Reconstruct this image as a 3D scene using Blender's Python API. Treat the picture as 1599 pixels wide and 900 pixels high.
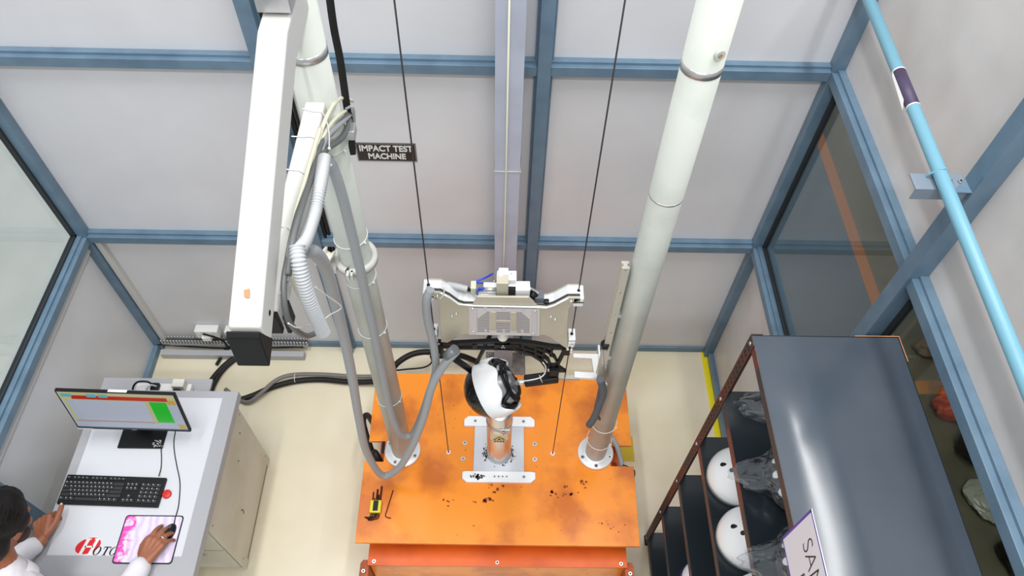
import bpy, bmesh, math, random
import numpy as np
from mathutils import Vector, Matrix, noise
random.seed(7)
for o in list(bpy.data.objects): bpy.data.objects.remove(o)
scn = bpy.context.scene
COL = scn.collection
# ---------------------------------------------------------------- camera, world, lights
F_PX = 1159.9
CAM = Vector((0, -2.46, 4.05))
def rotm(rx, ry, rz):
    return Matrix.Rotation(rz, 3, 'Z') @ Matrix.Rotation(ry, 3, 'Y') @ Matrix.Rotation(rx, 3, 'X')
RC = rotm(0.6260778, -0.02042046, 0.00409765)
cd = bpy.data.cameras.new('camera'); cam = bpy.data.objects.new('camera', cd); COL.objects.link(cam)
cd.sensor_width = 36; cd.lens = F_PX / 1599 * 36; cd.clip_start = .05; cd.clip_end = 100
M4 = RC.to_4x4(); M4.translation = CAM; cam.matrix_world = M4
scn.camera = cam
scn.view_settings.view_transform = 'Standard'; scn.view_settings.look = 'None'
scn.view_settings.gamma = 1; scn.view_settings.use_curve_mapping = False
scn.view_settings.exposure = 0.0
W = bpy.data.worlds.new('world'); scn.world = W; W.use_nodes = True
W.node_tree.nodes['Background'].inputs[0].default_value = (.93, .97, 1.0, 1)
W.node_tree.nodes['Background'].inputs[1].default_value = .62
def area(name, loc, sx, sy, power, rot=(0, 0, 0), col=(1, .995, .98)):
    l = bpy.data.lights.new(name, 'AREA'); l.shape = 'RECTANGLE'; l.size = sx; l.size_y = sy; l.energy = power; l.color = col
    o = bpy.data.objects.new(name, l); COL.objects.link(o); o.location = loc; o.rotation_euler = rot
    return o
area('ceiling_tube_light', (-1.6, -1.2, 8.0), .3, 3.6, 190)
area('ceiling_tube_light', (1.2, -1.2, 8.0), .3, 3.6, 190)
area('ceiling_tube_light', (0.0, -5.0, 7.5), 3.6, .3, 190, (math.radians(28), 0, 0))
area('ceiling_tube_light', (2.15, -1.0, 5.6), .09, 2.7, 42)

# pixel of the 1599x900 frame -> point on the plane axis = value (used to lay things out on real planes)
def at(u, v, ax, val):
    d = RC @ Vector(((u - 799.5) / F_PX, -(v - 450) / F_PX, -1))
    return CAM + d * ((val - CAM[ax]) / d[ax])

# ---------------------------------------------------------------- materials
def lin(c):
    return tuple(((x / 255) / 12.92 if x / 255 <= .04045 else ((x / 255 + .055) / 1.055) ** 2.4) for x in c) + (1,)
MATS = {}
def mat(name, rgb, rough=.5, metal=0, rgb2=None, scale=6, lo=.4, hi=.7, spots=None, spot_scale=30, spot_lo=.72, bump=0, spec=.5, emit=0, detail=4, coat=0, stretch=None):
    if name in MATS: return MATS[name]
    m = bpy.data.materials.new(name); m.use_nodes = True; MATS[name] = m
    nt = m.node_tree; N = nt.nodes; L = nt.links; b = N['Principled BSDF']
    b.inputs['Base Color'].default_value = lin(rgb); b.inputs['Roughness'].default_value = rough
    b.inputs['Metallic'].default_value = metal; b.inputs['Specular IOR Level'].default_value = spec
    b.inputs['Coat Weight'].default_value = coat
    if emit:
        b.inputs['Base Color'].default_value = tuple(q * .25 for q in lin(rgb)[:3]) + (1,)
        b.inputs['Emission Color'].default_value = lin(rgb); b.inputs['Emission Strength'].default_value = emit
    tc = N.new('ShaderNodeTexCoord'); src = tc.outputs['Object']
    if stretch:
        mp = N.new('ShaderNodeMapping'); mp.inputs['Scale'].default_value = stretch; L.new(src, mp.inputs[0]); src = mp.outputs[0]
    col = None
    def noise_mask(sc, lo_, hi_, dt=4):
        n = N.new('ShaderNodeTexNoise'); n.inputs['Scale'].default_value = sc; n.inputs['Detail'].default_value = dt; L.new(src, n.inputs['Vector'])
        r = N.new('ShaderNodeMapRange'); r.inputs['From Min'].default_value = lo_; r.inputs['From Max'].default_value = hi_; L.new(n.outputs['Fac'], r.inputs['Value'])
        return r.outputs[0], n
    if rgb2:
        f, _ = noise_mask(scale, lo, hi, detail)
        mx = N.new('ShaderNodeMix'); mx.data_type = 'RGBA'; mx.inputs['A'].default_value = lin(rgb); mx.inputs['B'].default_value = lin(rgb2)
        L.new(f, mx.inputs['Factor']); col = mx.outputs['Result']
    if spots:
        f, _ = noise_mask(spot_scale, spot_lo, spot_lo + .03, 3)
        mx = N.new('ShaderNodeMix'); mx.data_type = 'RGBA'; mx.inputs['A'].default_value = lin(rgb); mx.inputs['B'].default_value = lin(spots)
        if col: L.new(col, mx.inputs['A'])
        L.new(f, mx.inputs['Factor']); col = mx.outputs['Result']
    if col: L.new(col, b.inputs['Base Color'])
    if bump:
        n = N.new('ShaderNodeTexNoise'); n.inputs['Scale'].default_value = 60; L.new(src, n.inputs['Vector'])
        bp = N.new('ShaderNodeBump'); bp.inputs['Strength'].default_value = bump; bp.inputs['Distance'].default_value = .002
        L.new(n.outputs['Fac'], bp.inputs['Height']); L.new(bp.outputs[0], b.inputs['Normal'])
    return m
def glass(name, tint, gloss_rough=.02, f0=.045):
    m = bpy.data.materials.new(name); m.use_nodes = True; nt = m.node_tree; N = nt.nodes; L = nt.links
    N.remove(N['Principled BSDF'])
    t = N.new('ShaderNodeBsdfTransparent'); t.inputs[0].default_value = tint
    g = N.new('ShaderNodeBsdfGlossy'); g.inputs['Roughness'].default_value = gloss_rough; g.inputs[0].default_value = (.9, .95, 1, 1)
    lw = N.new('ShaderNodeLayerWeight'); lw.inputs[0].default_value = .5
    pw = N.new('ShaderNodeMath'); pw.operation = 'POWER'; pw.inputs[1].default_value = 4.0; L.new(lw.outputs['Facing'], pw.inputs[0])
    fr = N.new('ShaderNodeMapRange'); fr.name = 'Fresnel'; fr.inputs['To Min'].default_value = f0; fr.inputs['To Max'].default_value = 1; L.new(pw.outputs[0], fr.inputs['Value'])
    mx = N.new('ShaderNodeMixShader'); L.new(fr.outputs[0], mx.inputs[0]); L.new(t.outputs[0], mx.inputs[1]); L.new(g.outputs[0], mx.inputs[2])
    L.new(mx.outputs[0], N['Material Output'].inputs[0]); MATS[name] = m
    return m
wall_m = mat('wall_laminate', (220, 221, 225), .32, rgb2=(208, 208, 212), scale=1.6, lo=.35, hi=.7, spots=(120, 118, 118), spot_scale=22, spot_lo=.80)
wall_r = mat('wall_laminate_scuffed', (218, 214, 212), .35, rgb2=(196, 190, 186), scale=2.2, spots=(128, 122, 116), spot_scale=14, spot_lo=.775)
blue_m = mat('blue_grey_paint', (103, 128, 148), .38, rgb2=(90, 115, 135), scale=9)
floor_m = mat('cream_epoxy', (222, 214, 191), .28, rgb2=(206, 196, 167), scale=1.7, lo=.42, hi=.75, spots=(120, 108, 86), spot_scale=26, spot_lo=.80)
white_p = mat('white_powder_coat', (202, 201, 198), .42, rgb2=(192, 192, 189), scale=3, lo=.55, hi=.8)
col_m = mat('column_paint', (196, 200, 193), .36, rgb2=(172, 178, 168), scale=4, lo=.5, hi=.8, spots=(140, 142, 130), spot_scale=28, spot_lo=.76)
orange_m = mat('orange_paint', (236, 138, 28), .32, rgb2=(196, 102, 20), scale=4.5, lo=.46, hi=.64, spots=(112, 42, 12), spot_scale=21, spot_lo=.735, detail=6)
orange_d = mat('orange_paint_shaded', (222, 100, 18), .4, rgb2=(196, 80, 14), scale=5)  # table orange darkened and reddened: shade below the top plate put into the colour
rust_m = mat('rusty_orange_plate', (176, 84, 34), .6, rgb2=(130, 60, 28), scale=14)
steel = mat('brushed_steel', (205, 205, 205), .28, .75, rgb2=(170, 170, 172), scale=10)
chrome = mat('polished_steel', (222, 222, 224), .24, .9)
alu = mat('machined_aluminium', (232, 234, 236), .35, .25)
alu_tan = mat('anodised_plate', (190, 184, 168), .42, .25, rgb2=(176, 170, 154), scale=5)
alu_lil = mat('panel_lilac_aluminium', (206, 202, 204), .45, .2)
black = mat('black_plastic', (17, 18, 20), .5, spec=.3)
black_g = mat('black_gloss', (14, 14, 16), .12)
rubber = mat('black_rubber_cable', (28, 27, 28), .55, spec=.3)
dark_g = mat('dark_gap', (50, 52, 50), .6)
grey_h = mat('grey_conduit', (156, 160, 164), .45)
grey_h2 = mat('light_grey_conduit', (178, 181, 184), .45)
grey_d = mat('dark_grey_foam', (92, 96, 102), .8)
white_m = mat('white_plastic', (222, 222, 220), .35)
cream_c = mat('cream_cable', (226, 224, 200), .5)
blue_c = mat('blue_tube', (28, 66, 190), .35)
lav_m = mat('lavender_beam_paint', (180, 186, 204), .35, rgb2=(168, 174, 190), scale=5, spots=(74, 110, 134), spot_scale=16, spot_lo=.78)
pipe_b = mat('light_blue_pipe', (116, 168, 188), .35)
desk_w = mat('desk_white_laminate', (208, 210, 216), .3)
desk_g = mat('desk_grey_edge', (166, 167, 172), .45)
cab_m = mat('cabinet_beige', (206, 202, 188), .5, rgb2=(190, 184, 164), scale=3)
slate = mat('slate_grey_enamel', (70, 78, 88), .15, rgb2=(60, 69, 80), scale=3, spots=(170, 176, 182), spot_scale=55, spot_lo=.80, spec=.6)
slate_d = mat('shaded_shelf_enamel', (30, 37, 43), .28)  # same enamel as the rack top, shade between the shelves painted in
redox = mat('red_oxide_steel', (98, 52, 45), .5, rgb2=(66, 54, 52), scale=5, lo=.45, hi=.55)
yellow = mat('yellow_floor_tape', (232, 214, 22), .4)
helm_w = mat('white_helmet_shell', (240, 241, 243), .25)
helm_b = mat('black_helmet_shell', (40, 41, 46), .2)
purple = mat('purple_marker', (82, 62, 168), .5)
red_m = mat('red_plastic', (206, 44, 40), .4)
skin = mat('skin', (156, 98, 70), .5, rgb2=(140, 82, 56), scale=12)
shirt = mat('white_shirt_cloth', (216, 214, 220), .85, bump=.3)
hair = mat('black_hair', (18, 16, 16), .6, rgb2=(30, 26, 25), scale=30, stretch=(1, .2, 1), spec=.25)
out_dark = mat('outside_dark_floor', (92, 108, 120), .5)
out_olive = mat('outside_olive_floor', (114, 106, 82), .5, rgb2=(88, 82, 66), scale=3)
out_orange = mat('outside_orange_line', (196, 118, 56), .5)
out_pale = mat('outside_pale_floor', (226, 228, 224), .5, rgb2=(216, 219, 215), scale=2, spots=(120, 120, 118), spot_scale=12, spot_lo=.79)
out_green = mat('dark_green_machine', (34, 46, 42), .5)
glass_r = glass('tinted_glass', (.60, .63, .62, 1))
glass_l = glass('clear_glass', (.86, .88, .87, 1))
bag_m = glass('clear_bag_film', (.97, .97, .975, 1), .10, .13)
sign_k = mat('sign_black', (30, 22, 26), .35)
brown = mat('brown_chip', (176, 128, 88), .6)
sticker = mat('pale_sticker', (222, 216, 190), .5)
weather = mat('weathered_plate', (128, 122, 118), .6, rgb2=(92, 86, 82), scale=24)
pink = mat('mouse_pad_print', (226, 84, 176), .6)

# ---------------------------------------------------------------- mesh builder
class MB:
    def __init__(s): s.bm = bmesh.new(); s.mi = 0
    def _f(s, faces, smooth=False):
        for f in faces: f.material_index = s.mi; f.smooth = smooth
    def box(s, x0, x1, y0, y1, z0, z1, bev=0, M=None):
        b = bmesh.new(); bmesh.ops.create_cube(b, size=1)
        for v in b.verts: v.co = Vector(((x0 + x1) / 2 + v.co.x * (x1 - x0), (y0 + y1) / 2 + v.co.y * (y1 - y0), (z0 + z1) / 2 + v.co.z * (z1 - z0)))
        if bev: bmesh.ops.bevel(b, geom=b.edges[:], offset=bev, segments=2, profile=.5, affect='EDGES')
        s.merge(b, M); return s
    def merge(s, b, M=None, smooth=None):
        if M is not None: bmesh.ops.transform(b, matrix=M, verts=b.verts)
        vm = {v: s.bm.verts.new(v.co) for v in b.verts}
        for f in b.faces:
            try: nf = s.bm.faces.new([vm[v] for v in f.verts]); nf.material_index = s.mi; nf.smooth = f.smooth if smooth is None else smooth
            except ValueError: pass
        b.free()
    def prism(s, pts, d, bev=0):
        """closed 3-D outline pts extruded by vector d"""
        b = bmesh.new(); d = Vector(d)
        v0 = [b.verts.new(Vector(p)) for p in pts]; v1 = [b.verts.new(Vector(p) + d) for p in pts]
        b.faces.new(v0[::-1]); b.faces.new(v1); n = len(pts)
        for i in range(n): b.faces.new((v0[i], v0[(i + 1) % n], v1[(i + 1) % n], v1[i]))
        bmesh.ops.recalc_face_normals(b, faces=b.faces)
        if bev: bmesh.ops.bevel(b, geom=b.edges[:], offset=bev, segments=2, profile=.5, affect='EDGES')
        bmesh.ops.triangulate(b, faces=[f for f in b.faces if len(f.verts) > 4])
        s.merge(b); return s
    def sweep(s, pts, rad, seg=10, cap=True, sx=1, closed=False):
        pts = [Vector(p) for p in pts]; n = len(pts); rings = []
        t = (pts[1] - pts[0]).normalized(); up = Vector((0, 0, 1)) if abs(t.z) < .9 else Vector((1, 0, 0)); nrm = t.cross(up).normalized()
        for i, p in enumerate(pts):
            if closed: t = (pts[(i + 1) % n] - pts[i - 1]).normalized()
            else: t = (pts[min(i + 1, n - 1)] - pts[max(i - 1, 0)]).normalized()
            nrm = (nrm - t * nrm.dot(t)).normalized(); bn = t.cross(nrm)
            r = rad(i / (n - 1)) if callable(rad) else rad
            rings.append([s.bm.verts.new(p + (nrm * math.cos(a) * sx + bn * math.sin(a)) * r) for a in [2 * math.pi * k / seg for k in range(seg)]])
        fs = []
        for i in range(n if closed else n - 1):
            a, c = rings[i], rings[(i + 1) % n]
            for k in range(seg): fs.append(s.bm.faces.new((a[k], a[(k + 1) % seg], c[(k + 1) % seg], c[k])))
        s._f(fs, True)
        if cap and not closed: s._f([s.bm.faces.new(rings[0][::-1]), s.bm.faces.new(rings[-1])])
        return s
    def cyl(s, p0, p1, r, seg=24, r2=None):
        p0, p1 = Vector(p0), Vector(p1); r2 = r if r2 is None else r2
        s.sweep([p0, p1], lambda t: r + (r2 - r) * t, seg); return s
    def lathe(s, prof, M=None, seg=40, a0=0, a1=2 * math.pi, jit=None):
        """prof = [(r, z)] about local z"""
        b = bmesh.new(); full = abs(a1 - a0 - 2 * math.pi) < 1e-6; n = seg if full else seg + 1
        R = []
        for r, z in prof:
            if r < 1e-6: R.append([b.verts.new((0, 0, z))] * n)
            else: R.append([b.verts.new((r * math.cos(a0 + (a1 - a0) * k / seg), r * math.sin(a0 + (a1 - a0) * k / seg), z)) for k in range(n)])
        for i in range(len(prof) - 1):
            for k in range(seg):
                q = [R[i][k], R[i][(k + 1) % n], R[i + 1][(k + 1) % n], R[i + 1][k]]
                u = []
                for v in q:
                    if v not in u: u.append(v)
                if len(u) > 2:
                    try: b.faces.new(u).smooth = True
                    except ValueError: pass
        if jit:
            for v in b.verts: v.co = jit(v.co)
        bmesh.ops.recalc_face_normals(b, faces=b.faces)
        s.merge(b, M); return s
    def ball(s, c, r, sc=(1, 1, 1), M=None, u=20, v=12):
        b = bmesh.new(); bmesh.ops.create_uvsphere(b, u_segments=u, v_segments=v, radius=r)
        for q in b.verts: q.co = Vector((q.co.x * sc[0], q.co.y * sc[1], q.co.z * sc[2]))
        for f in b.faces: f.smooth = True
        T = Matrix.Translation(c)
        s.merge(b, T @ M if M is not None else T); return s
    def capsule(s, p0, p1, r0, r1, n=14):
        p0, p1 = Vector(p0), Vector(p1); s.ball(p0, r0, u=n, v=8); s.ball(p1, r1, u=n, v=8); s.cyl(p0, p1, r0, n, r1); return s
    def build(s, name, mats, parent=None, origin=None):
        me = bpy.data.meshes.new(name); s.bm.to_mesh(me); s.bm.free()
        for m in (mats if isinstance(mats, (list, tuple)) else [mats]): me.materials.append(m)
        o = bpy.data.objects.new(name, me); COL.objects.link(o)
        if origin is not None:
            o_ = Vector(origin); me.transform(Matrix.Translation(-o_)); o.location = o_; WM[o.as_pointer()] = Matrix.Translation(o_)
        if parent is not None: adopt(o, parent)
        return o
WM = {}
def wm(o): return WM.get(o.as_pointer(), Matrix.Identity(4))
def adopt(o, p):
    o.parent = p; o.matrix_parent_inverse = Matrix.Identity(4)
    o.matrix_local = wm(p).inverted() @ wm(o)
def thing(name, label, cat, loc=(0, 0, 0), group=None):
    o = bpy.data.objects.new(name, None); COL.objects.link(o); o.location = loc; o.empty_display_size = .05
    o['label'] = label; o['category'] = cat
    if group: o['group'] = group
    WM[o.as_pointer()] = Matrix.Translation(loc); return o
def tag(o, label, cat, group=None, kind=None):
    o['label'] = label; o['category'] = cat
    if group: o['group'] = group
    if kind: o['kind'] = kind
    return o
def struct(o, label=None):
    o['kind'] = 'structure'
    if label: o['label'] = label
    return o
def dup(o, parent=None):
    c = o.copy(); COL.objects.link(c)
    if parent is not None: c.parent = parent
    for ch in o.children: dup(ch, c)
    return c
def smooth_path(pts, k=8):
    P = [Vector(p) for p in pts]; P = [P[0] * 2 - P[1]] + P + [P[-1] * 2 - P[-2]]; out = []
    for i in range(1, len(P) - 2):
        a, b, c, d = P[i - 1:i + 3]
        for j in range(k):
            t = j / k; out.append(.5 * ((2 * b) + (c - a) * t + (2 * a - 5 * b + 4 * c - d) * t * t + (3 * b - a - 3 * c + d) * t ** 3))
    out.append(P[-2]); return out
def hose(name, pts, r, m, parent=None, k=8, corr=0, seg=12, freq=None):
    mb = MB(); path = smooth_path(pts, k)
    if corr:
        L = sum((path[i + 1] - path[i]).length for i in range(len(path) - 1)); n = int(L / corr * 4)
        # resample evenly
        d = [0]
        for i in range(len(path) - 1): d.append(d[-1] + (path[i + 1] - path[i]).length)
        res = []; j = 0
        for q in range(n + 1):
            t = L * q / n
            while j < len(d) - 2 and d[j + 1] < t: j += 1
            f = (t - d[j]) / max(1e-9, d[j + 1] - d[j]); res.append(path[j].lerp(path[j + 1], min(1, f)))
        mb.sweep(res, lambda t: r * (1 + .13 * math.sin(t * n * math.pi / 2)), seg)
    else: mb.sweep(path, r, seg)
    return mb.build(name, m, parent)
def text_obj(name, s, size, m, M, parent=None, ext=.0008, off=0, shear=0, sx=1):
    c = bpy.data.curves.new(name, 'FONT'); c.body = s; c.size = size; c.extrude = ext; c.offset = off; c.align_x = 'CENTER'; c.align_y = 'CENTER'; c.shear = shear
    t = bpy.data.objects.new(name, c); COL.objects.link(t); bpy.context.view_layer.update()
    me = bpy.data.meshes.new_from_object(t.evaluated_get(bpy.context.evaluated_depsgraph_get()))
    bpy.data.objects.remove(t)
    for v in me.vertices: v.co.x *= sx
    me.transform(M); me.materials.clear(); me.materials.append(m)
    o = bpy.data.objects.new(name, me); COL.objects.link(o)
    if parent is not None: adopt(o, parent)
    return o
def basis(o, x, y):
    x = Vector(x).normalized(); y = Vector(y); y = (y - x * y.dot(x)).normalized(); z = x.cross(y)
    M = Matrix((x, y, z)).transposed().to_4x4(); M.translation = Vector(o); return M
def bolt_mb(mb, p, n, r=.009, h=.006, hole=True):
    """socket-head bolt on a surface"""
    p = Vector(p); n = Vector(n).normalized(); i0 = mb.mi
    mb.cyl(p, p + n * h, r, 14)
    if hole: mb.mi = 1; mb.cyl(p + n * h, p + n * (h + .0006), r * .5, 6); mb.mi = i0

# ---------------------------------------------------------------- room shell
XL, XR, YF, ZT = -2.16, 1.34, -3.1, 3.2
struct(MB().box(XL, XR, YF, 0, -.08, 0).build('floor', floor_m))
struct(MB().box(XL - .04, XR + .04, 0, .04, 0, ZT).build('wall_back', wall_m))
RZ0, RZ1, SZ0, SZ1 = 2.155, 2.20, 1.055, 1.10     # upper rail / sill rail heights
w = MB(); w.box(XL - .03, XL, YF, 0, 0, SZ0).box(XL - .03, XL, YF, 0, RZ1, ZT); struct(w.build('wall_left', wall_m))
w = MB(); w.box(XR, XR + .03, YF, 0, 0, SZ0).box(XR, XR + .03, YF, 0, RZ1, ZT); struct(w.build('wall_right', wall_r))
trim_n = [0]
def trim(x0, x1, y0, y1, z0, z1, groove=None):
    trim_n[0] += 1; mb = MB(); mb.box(x0, x1, y0, y1, z0, z1, .002)
    if groove == 'z':   # slim raised bead round an upright
        mb.box(x0 - .01, x1 + .01, y1 - .022, y1, z0, z1, .001)
    if groove == 'x':
        mb.box(x0, x1, y1 - .028, y1, z0, z1 + .012, .001)
    if groove == 'yR': mb.box(x1 - .028, x1, y0, y1, z0 - .008, z1 + .012, .001)
    if groove == 'yL': mb.box(x0, x0 + .028, y0, y1, z0 - .008, z1 + .012, .001)
    return struct(mb.build('trim_%d' % trim_n[0], blue_m))
D = .05
for (z0, z1) in ((RZ0, RZ1), (SZ0, SZ1)):
    for (x0, x1) in ((XL + D, -.985), (-.925, .128), (.182, XR - D)):
        trim(x0, x1, -D, -.0005, z0, z1, 'x')
trim(XL + D, XR - D, -.014, -.0005, 0.0005, .05)
trim(.128, .182, -D - .01, -.0005, .001, ZT, 'z'); trim(-.985, -.925, -D - .01, -.0005, .001, ZT, 'z')
trim(XL + .0005, XL + D, -D, -.001, .001, ZT); trim(XR - D, XR - .0005, -D, -.001, .001, ZT)
# left wall rails and posts
for (y0, y1) in ((-1.29, -D), (YF, -1.36)):
    trim(XL + .0005, XL + D, y0, y1, RZ0, RZ1, 'yL'); trim(XL + .0005, XL + D, y0, y1, SZ0, SZ1, 'yL')
trim(XL + .0005, XL + D, -1.36, -1.29, .001, ZT); trim(XL + .0005, XL + .03, -1.29, -D, .001, .05)
for (y0, y1) in ((-1.0, -D), (YF, -1.06)):
    trim(XR - D, XR - .0005, y0, y1, RZ0, RZ1, 'yR'); trim(XR - D, XR - .0005, y0, y1, SZ0, SZ1, 'yR')
trim(XR - D - .01, XR - .0005, -1.06, -1.0, .001, ZT); trim(XR - .03, XR - .0005, -1.0, -D, .001, .05)
# windows
def window(n, xw, side, y0, y1, gm):
    f = MB(); s = side
    xa, xb = (xw - .012, xw + .012) if s > 0 else (xw - .012, xw + .012)
    z0, z1 = SZ1 + .012, RZ0 - .008
    f.box(xa, xb, y0, y1, z0 - .03, z0 + .012).box(xa, xb, y0, y1, z1 - .012, z1 + .03).box(xa, xb, y0, y0 + .014, z0, z1).box(xa, xb, y1 - .014, y1, z0, z1)
    o = struct(f.build('window_%d' % n, mat('window_gasket', (40, 44, 48), .5)))
    g = MB().box(xw - .003, xw + .003, y0 + .012, y1 - .012, z0 + .010, z1 - .010).build('window_pane', gm, o)
window(1, XL - .006, -1, -1.29, -D, glass_l); window(2, XL - .006, -1, YF, -1.36, glass_l)
window(3, XR + .006, 1, -1.0, -D, glass_r); window(4, XR + .006, 1, YF, -1.06, glass_r)
# ground beyond the glass
struct(MB().box(XR + .04, 2.48, YF - 2, 4.5, -.08, 0).build('ground', out_dark))
struct(MB().box(2.48, 2.56, YF - 2, 4.5, -.08, .001).build('ground', out_orange))
struct(MB().box(2.56, 7, YF - 2, 4.5, -.08, 0).build('ground', out_olive))
struct(MB().box(-6, XL - .04, YF - 2, 4.5, -.08, 0).build('ground', out_pale))

# yellow floor tape
p = MB().box(1.275, 1.333, -1.9, -.01, .0003, .0016).build('floor_tape', yellow); tag(p, 'long yellow tape line on floor along right wall', 'floor tape')
p = MB().box(.68, .785, -.755, -.60, .0003, .0016).build('floor_tape', mat('worn_yellow_tape', (196, 172, 20), .5)); tag(p, 'short worn yellow tape patch on floor beside orange machine base', 'floor tape')

# ---------------------------------------------------------------- outside clutter seen through right glass
for (x, y, sx, sy, h, c, nm, lb) in ((3.42, 1.3, .5, 1.1, .6, out_green, 'machine_cabinet', 'dark green machine box outside, farthest along the glass'),
                             (3.30, -.1, .5, .9, .9, out_green, 'machine_cabinet', 'dark green machine box outside, level with the wall post'),
                             (3.28, -1.25, .56, 1.2, .5, out_green, 'machine_cabinet', 'dark green machine box outside behind the shelving rack')):
    t = thing(nm, lb, 'machine', (x, y, 0))
    MB().box(x - sx / 2, x + sx / 2, y - sy / 2, y + sy / 2, .04, h, .02).build('body', c, t)
    MB().box(x - sx / 2 + .04, x + sx / 2 - .04, y - sy / 2 + .04, y + sy / 2 - .04, 0, .04).build('plinth', black, t)
    MB().box(x - sx / 2 - .012, x - sx / 2, y - sy / 2 + .08, y + sy / 2 - .08, .1, h - .08, .004).build('door', mat('machine_door', (50, 62, 58), .5), t)
def sack(name, c, sx, sy, sz, m, label, cat, seed):
    def j(co):
        n = noise.noise(Vector((co.x * 1.2 + seed, co.y * 1.2, co.z * 1.2))) * .35 + noise.noise(Vector((co.x * 4 + seed, co.y * 4, co.z * 4))) * .12
        q = co * (1 + n); return Vector((q.x * sx, q.y * sy, max(0, (q.z + .75)) * sz))
    mb = MB(); b = bmesh.new(); bmesh.ops.create_icosphere(b, subdivisions=4, radius=1)
    for v in b.verts: v.co = j(v.co)
    mb.merge(b, Matrix.Translation(c)); o = mb.build(name, m); return tag(o, label, cat)
sack('orange_sack', (2.80, -.40, 0), .20, .09, .13, mat('orange_cloth', (216, 84, 34), .6), 'crumpled orange sack lying outside the right glass', 'sack', 1)
sack('garbage_bag', (2.79, -.66, 0), .12, .13, .16, black_g, 'shiny black plastic bag outside next to orange sack', 'bag', 4)
sack('garbage_bag', (2.80, -1.30, 0), .10, .13, .12, black_g, 'shiny black plastic bag outside nearest the photo edge', 'bag', 8)
sack('plastic_sheet', (2.76, -.98, 0), .13, .13, .04, mat('crumpled_film', (170, 168, 150), .25), 'crumpled translucent plastic sheet between the black bags outside', 'plastic sheet', 12)
sack('cardboard_scrap', (2.78, .02, 0), .12, .07, .05, mat('brown_card', (112, 92, 62), .7), 'small brown scrap on olive floor outside', 'scrap', 15)

# ---------------------------------------------------------------- steel beam behind the machine
t = thing('steel_beam', 'tall pale lavender steel upright beam standing before back wall', 'beam', (.018, -.12, 0))
b = MB(); b.box(-.037, .073, -.155, -.140, .012, ZT + .3, .001).box(-.037, .073, -.07, -.058, .012, ZT + .3, .001).box(.014, .022, -.14, -.07, .012, ZT + .3); b.build('beam', lav_m, t)
MB().box(-.09, .155, -.235, -.04, 0, .012, .002).build('base_plate', weather, t)
for x in (-.07, .13):
    for y in (-.21, -.065):
        q = MB(); bolt_mb(q, (x, y, .012), (0, 0, 1), .012, .012); q.build('anchor_bolt', [steel, black], t)
for (z) in (2.62, 1.73):
    MB().sweep([(x, y, z) for x, y in ((-.040, -.158), (.076, -.158), (.076, -.055), (-.040, -.055))], .0028, 6, closed=True).build('zip_tie', white_m, t)
cs = MB().sweep([(.012, -.162, ZT + .3), (.012, -.163, 1.73), (.010, -.165, 1.2), (.004, -.17, .85)], .004, 8).build('hanging_string', cream_c); tag(cs, 'white cord running down the face of lavender beam', 'cord')

# ---------------------------------------------------------------- wall sign
t = thing('wall_sign', 'black sign with white words IMPACT TEST MACHINE on back wall', 'sign', (-.528, -.004, 1.68))
MB().box(-.662, -.394, -.004, -.0008, 1.628, 1.737).build('sign_plate', sign_k, t)
bd = MB()
for a in ((-.660, -.396, 1.733, 1.735), (-.660, -.396, 1.630, 1.632), (-.660, -.658, 1.630, 1.735), (-.398, -.396, 1.630, 1.735)): bd.box(a[0], a[1], -.0046, -.004, a[2], a[3])
bd.build('sign_border', mat('sign_border_grey', (150, 146, 150), .5), t)
for s, z in (('IMPACT TEST', 1.706), ('MACHINE', 1.659)):
    text_obj('lettering', s, .048 if z > 1.69 else .046, white_m, basis((-.528, -.0052, z), (1, 0, 0), (0, 0, 1)), t, off=.0014, sx=.84)

# ---------------------------------------------------------------- sockets, wire duct, corner trunking
def socket_box(x0, x1, z0, z1, label, plug):
    t = thing('socket_box', label, 'socket', ((x0 + x1) / 2, -.001, z0))
    MB().box(x0, x1, -.055, -.001, z0, z1, .006).build('housing', white_m, t)
    MB().box(x0 + .02, x0 + .034, -.058, -.055, z0 + .035, z0 + .058, .001).build('switch', mat('switch_grey', (215, 215, 213), .4), t)
    if plug:
        k = MB(); k.box(x0 + .045, x0 + .10, -.085, -.055, z0 + .012, z0 + .05, .006); k.build('plug', mat('plug_white', (236, 236, 232), .4), t)
socket_box(-1.855, -1.715, .150, .225, 'white wall socket box with plug, nearer the left corner', True)
socket_box(-1.675, -1.535, .148, .222, 'white wall socket box partly hidden behind tilted white arm', False)
c = hose('power_lead', [(-1.80, -.06, .205), (-1.765, -.085, .24), (-1.72, -.08, .20), (-1.70, -.06, .12), (-1.69, -.07, .05)], .006, rubber); tag(c, 'short black cord arching out of the wall socket box', 'cord')
t = thing('wire_duct', 'grey slotted wire duct along foot of back wall', 'wire duct', (-1.6, -.04, .03))
d = MB(); d.box(-2.10, -1.2, -.05, -.016, .055, .068)
x = -2.10
while x < -1.2: d.box(x, x + .011, -.05, -.044, .068, .108); d.box(x, x + .011, -.022, -.016, .068, .108); x += .019
d.build('duct', mat('duct_grey', (176, 178, 178), .5), t)
MB().box(-2.10, -1.2, -.044, -.022, .068, .09).build('inner_gap', dark_g, t)
for i, c_ in enumerate((red_m, rubber, black, rubber)):
    hose('wire', [(-2.13 + .3 * q, -.03 - .012 * math.sin(q * 2 + i * 1.5) - .008 * i, .052 + .01 * math.sin(q * 1.7 + i)) for q in range(4)], .005, c_ if i else mat('dull_red_wire', (120, 40, 34), .5), t)
o = MB().box(-2.10, -1.22, -.115, -.075, .0005, .05, .002).build('duct_cover', mat('duct_cover_grey', (168, 170, 174), .45)); tag(o, 'plain grey trunking lying on floor before the slotted duct', 'trunking')
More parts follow.
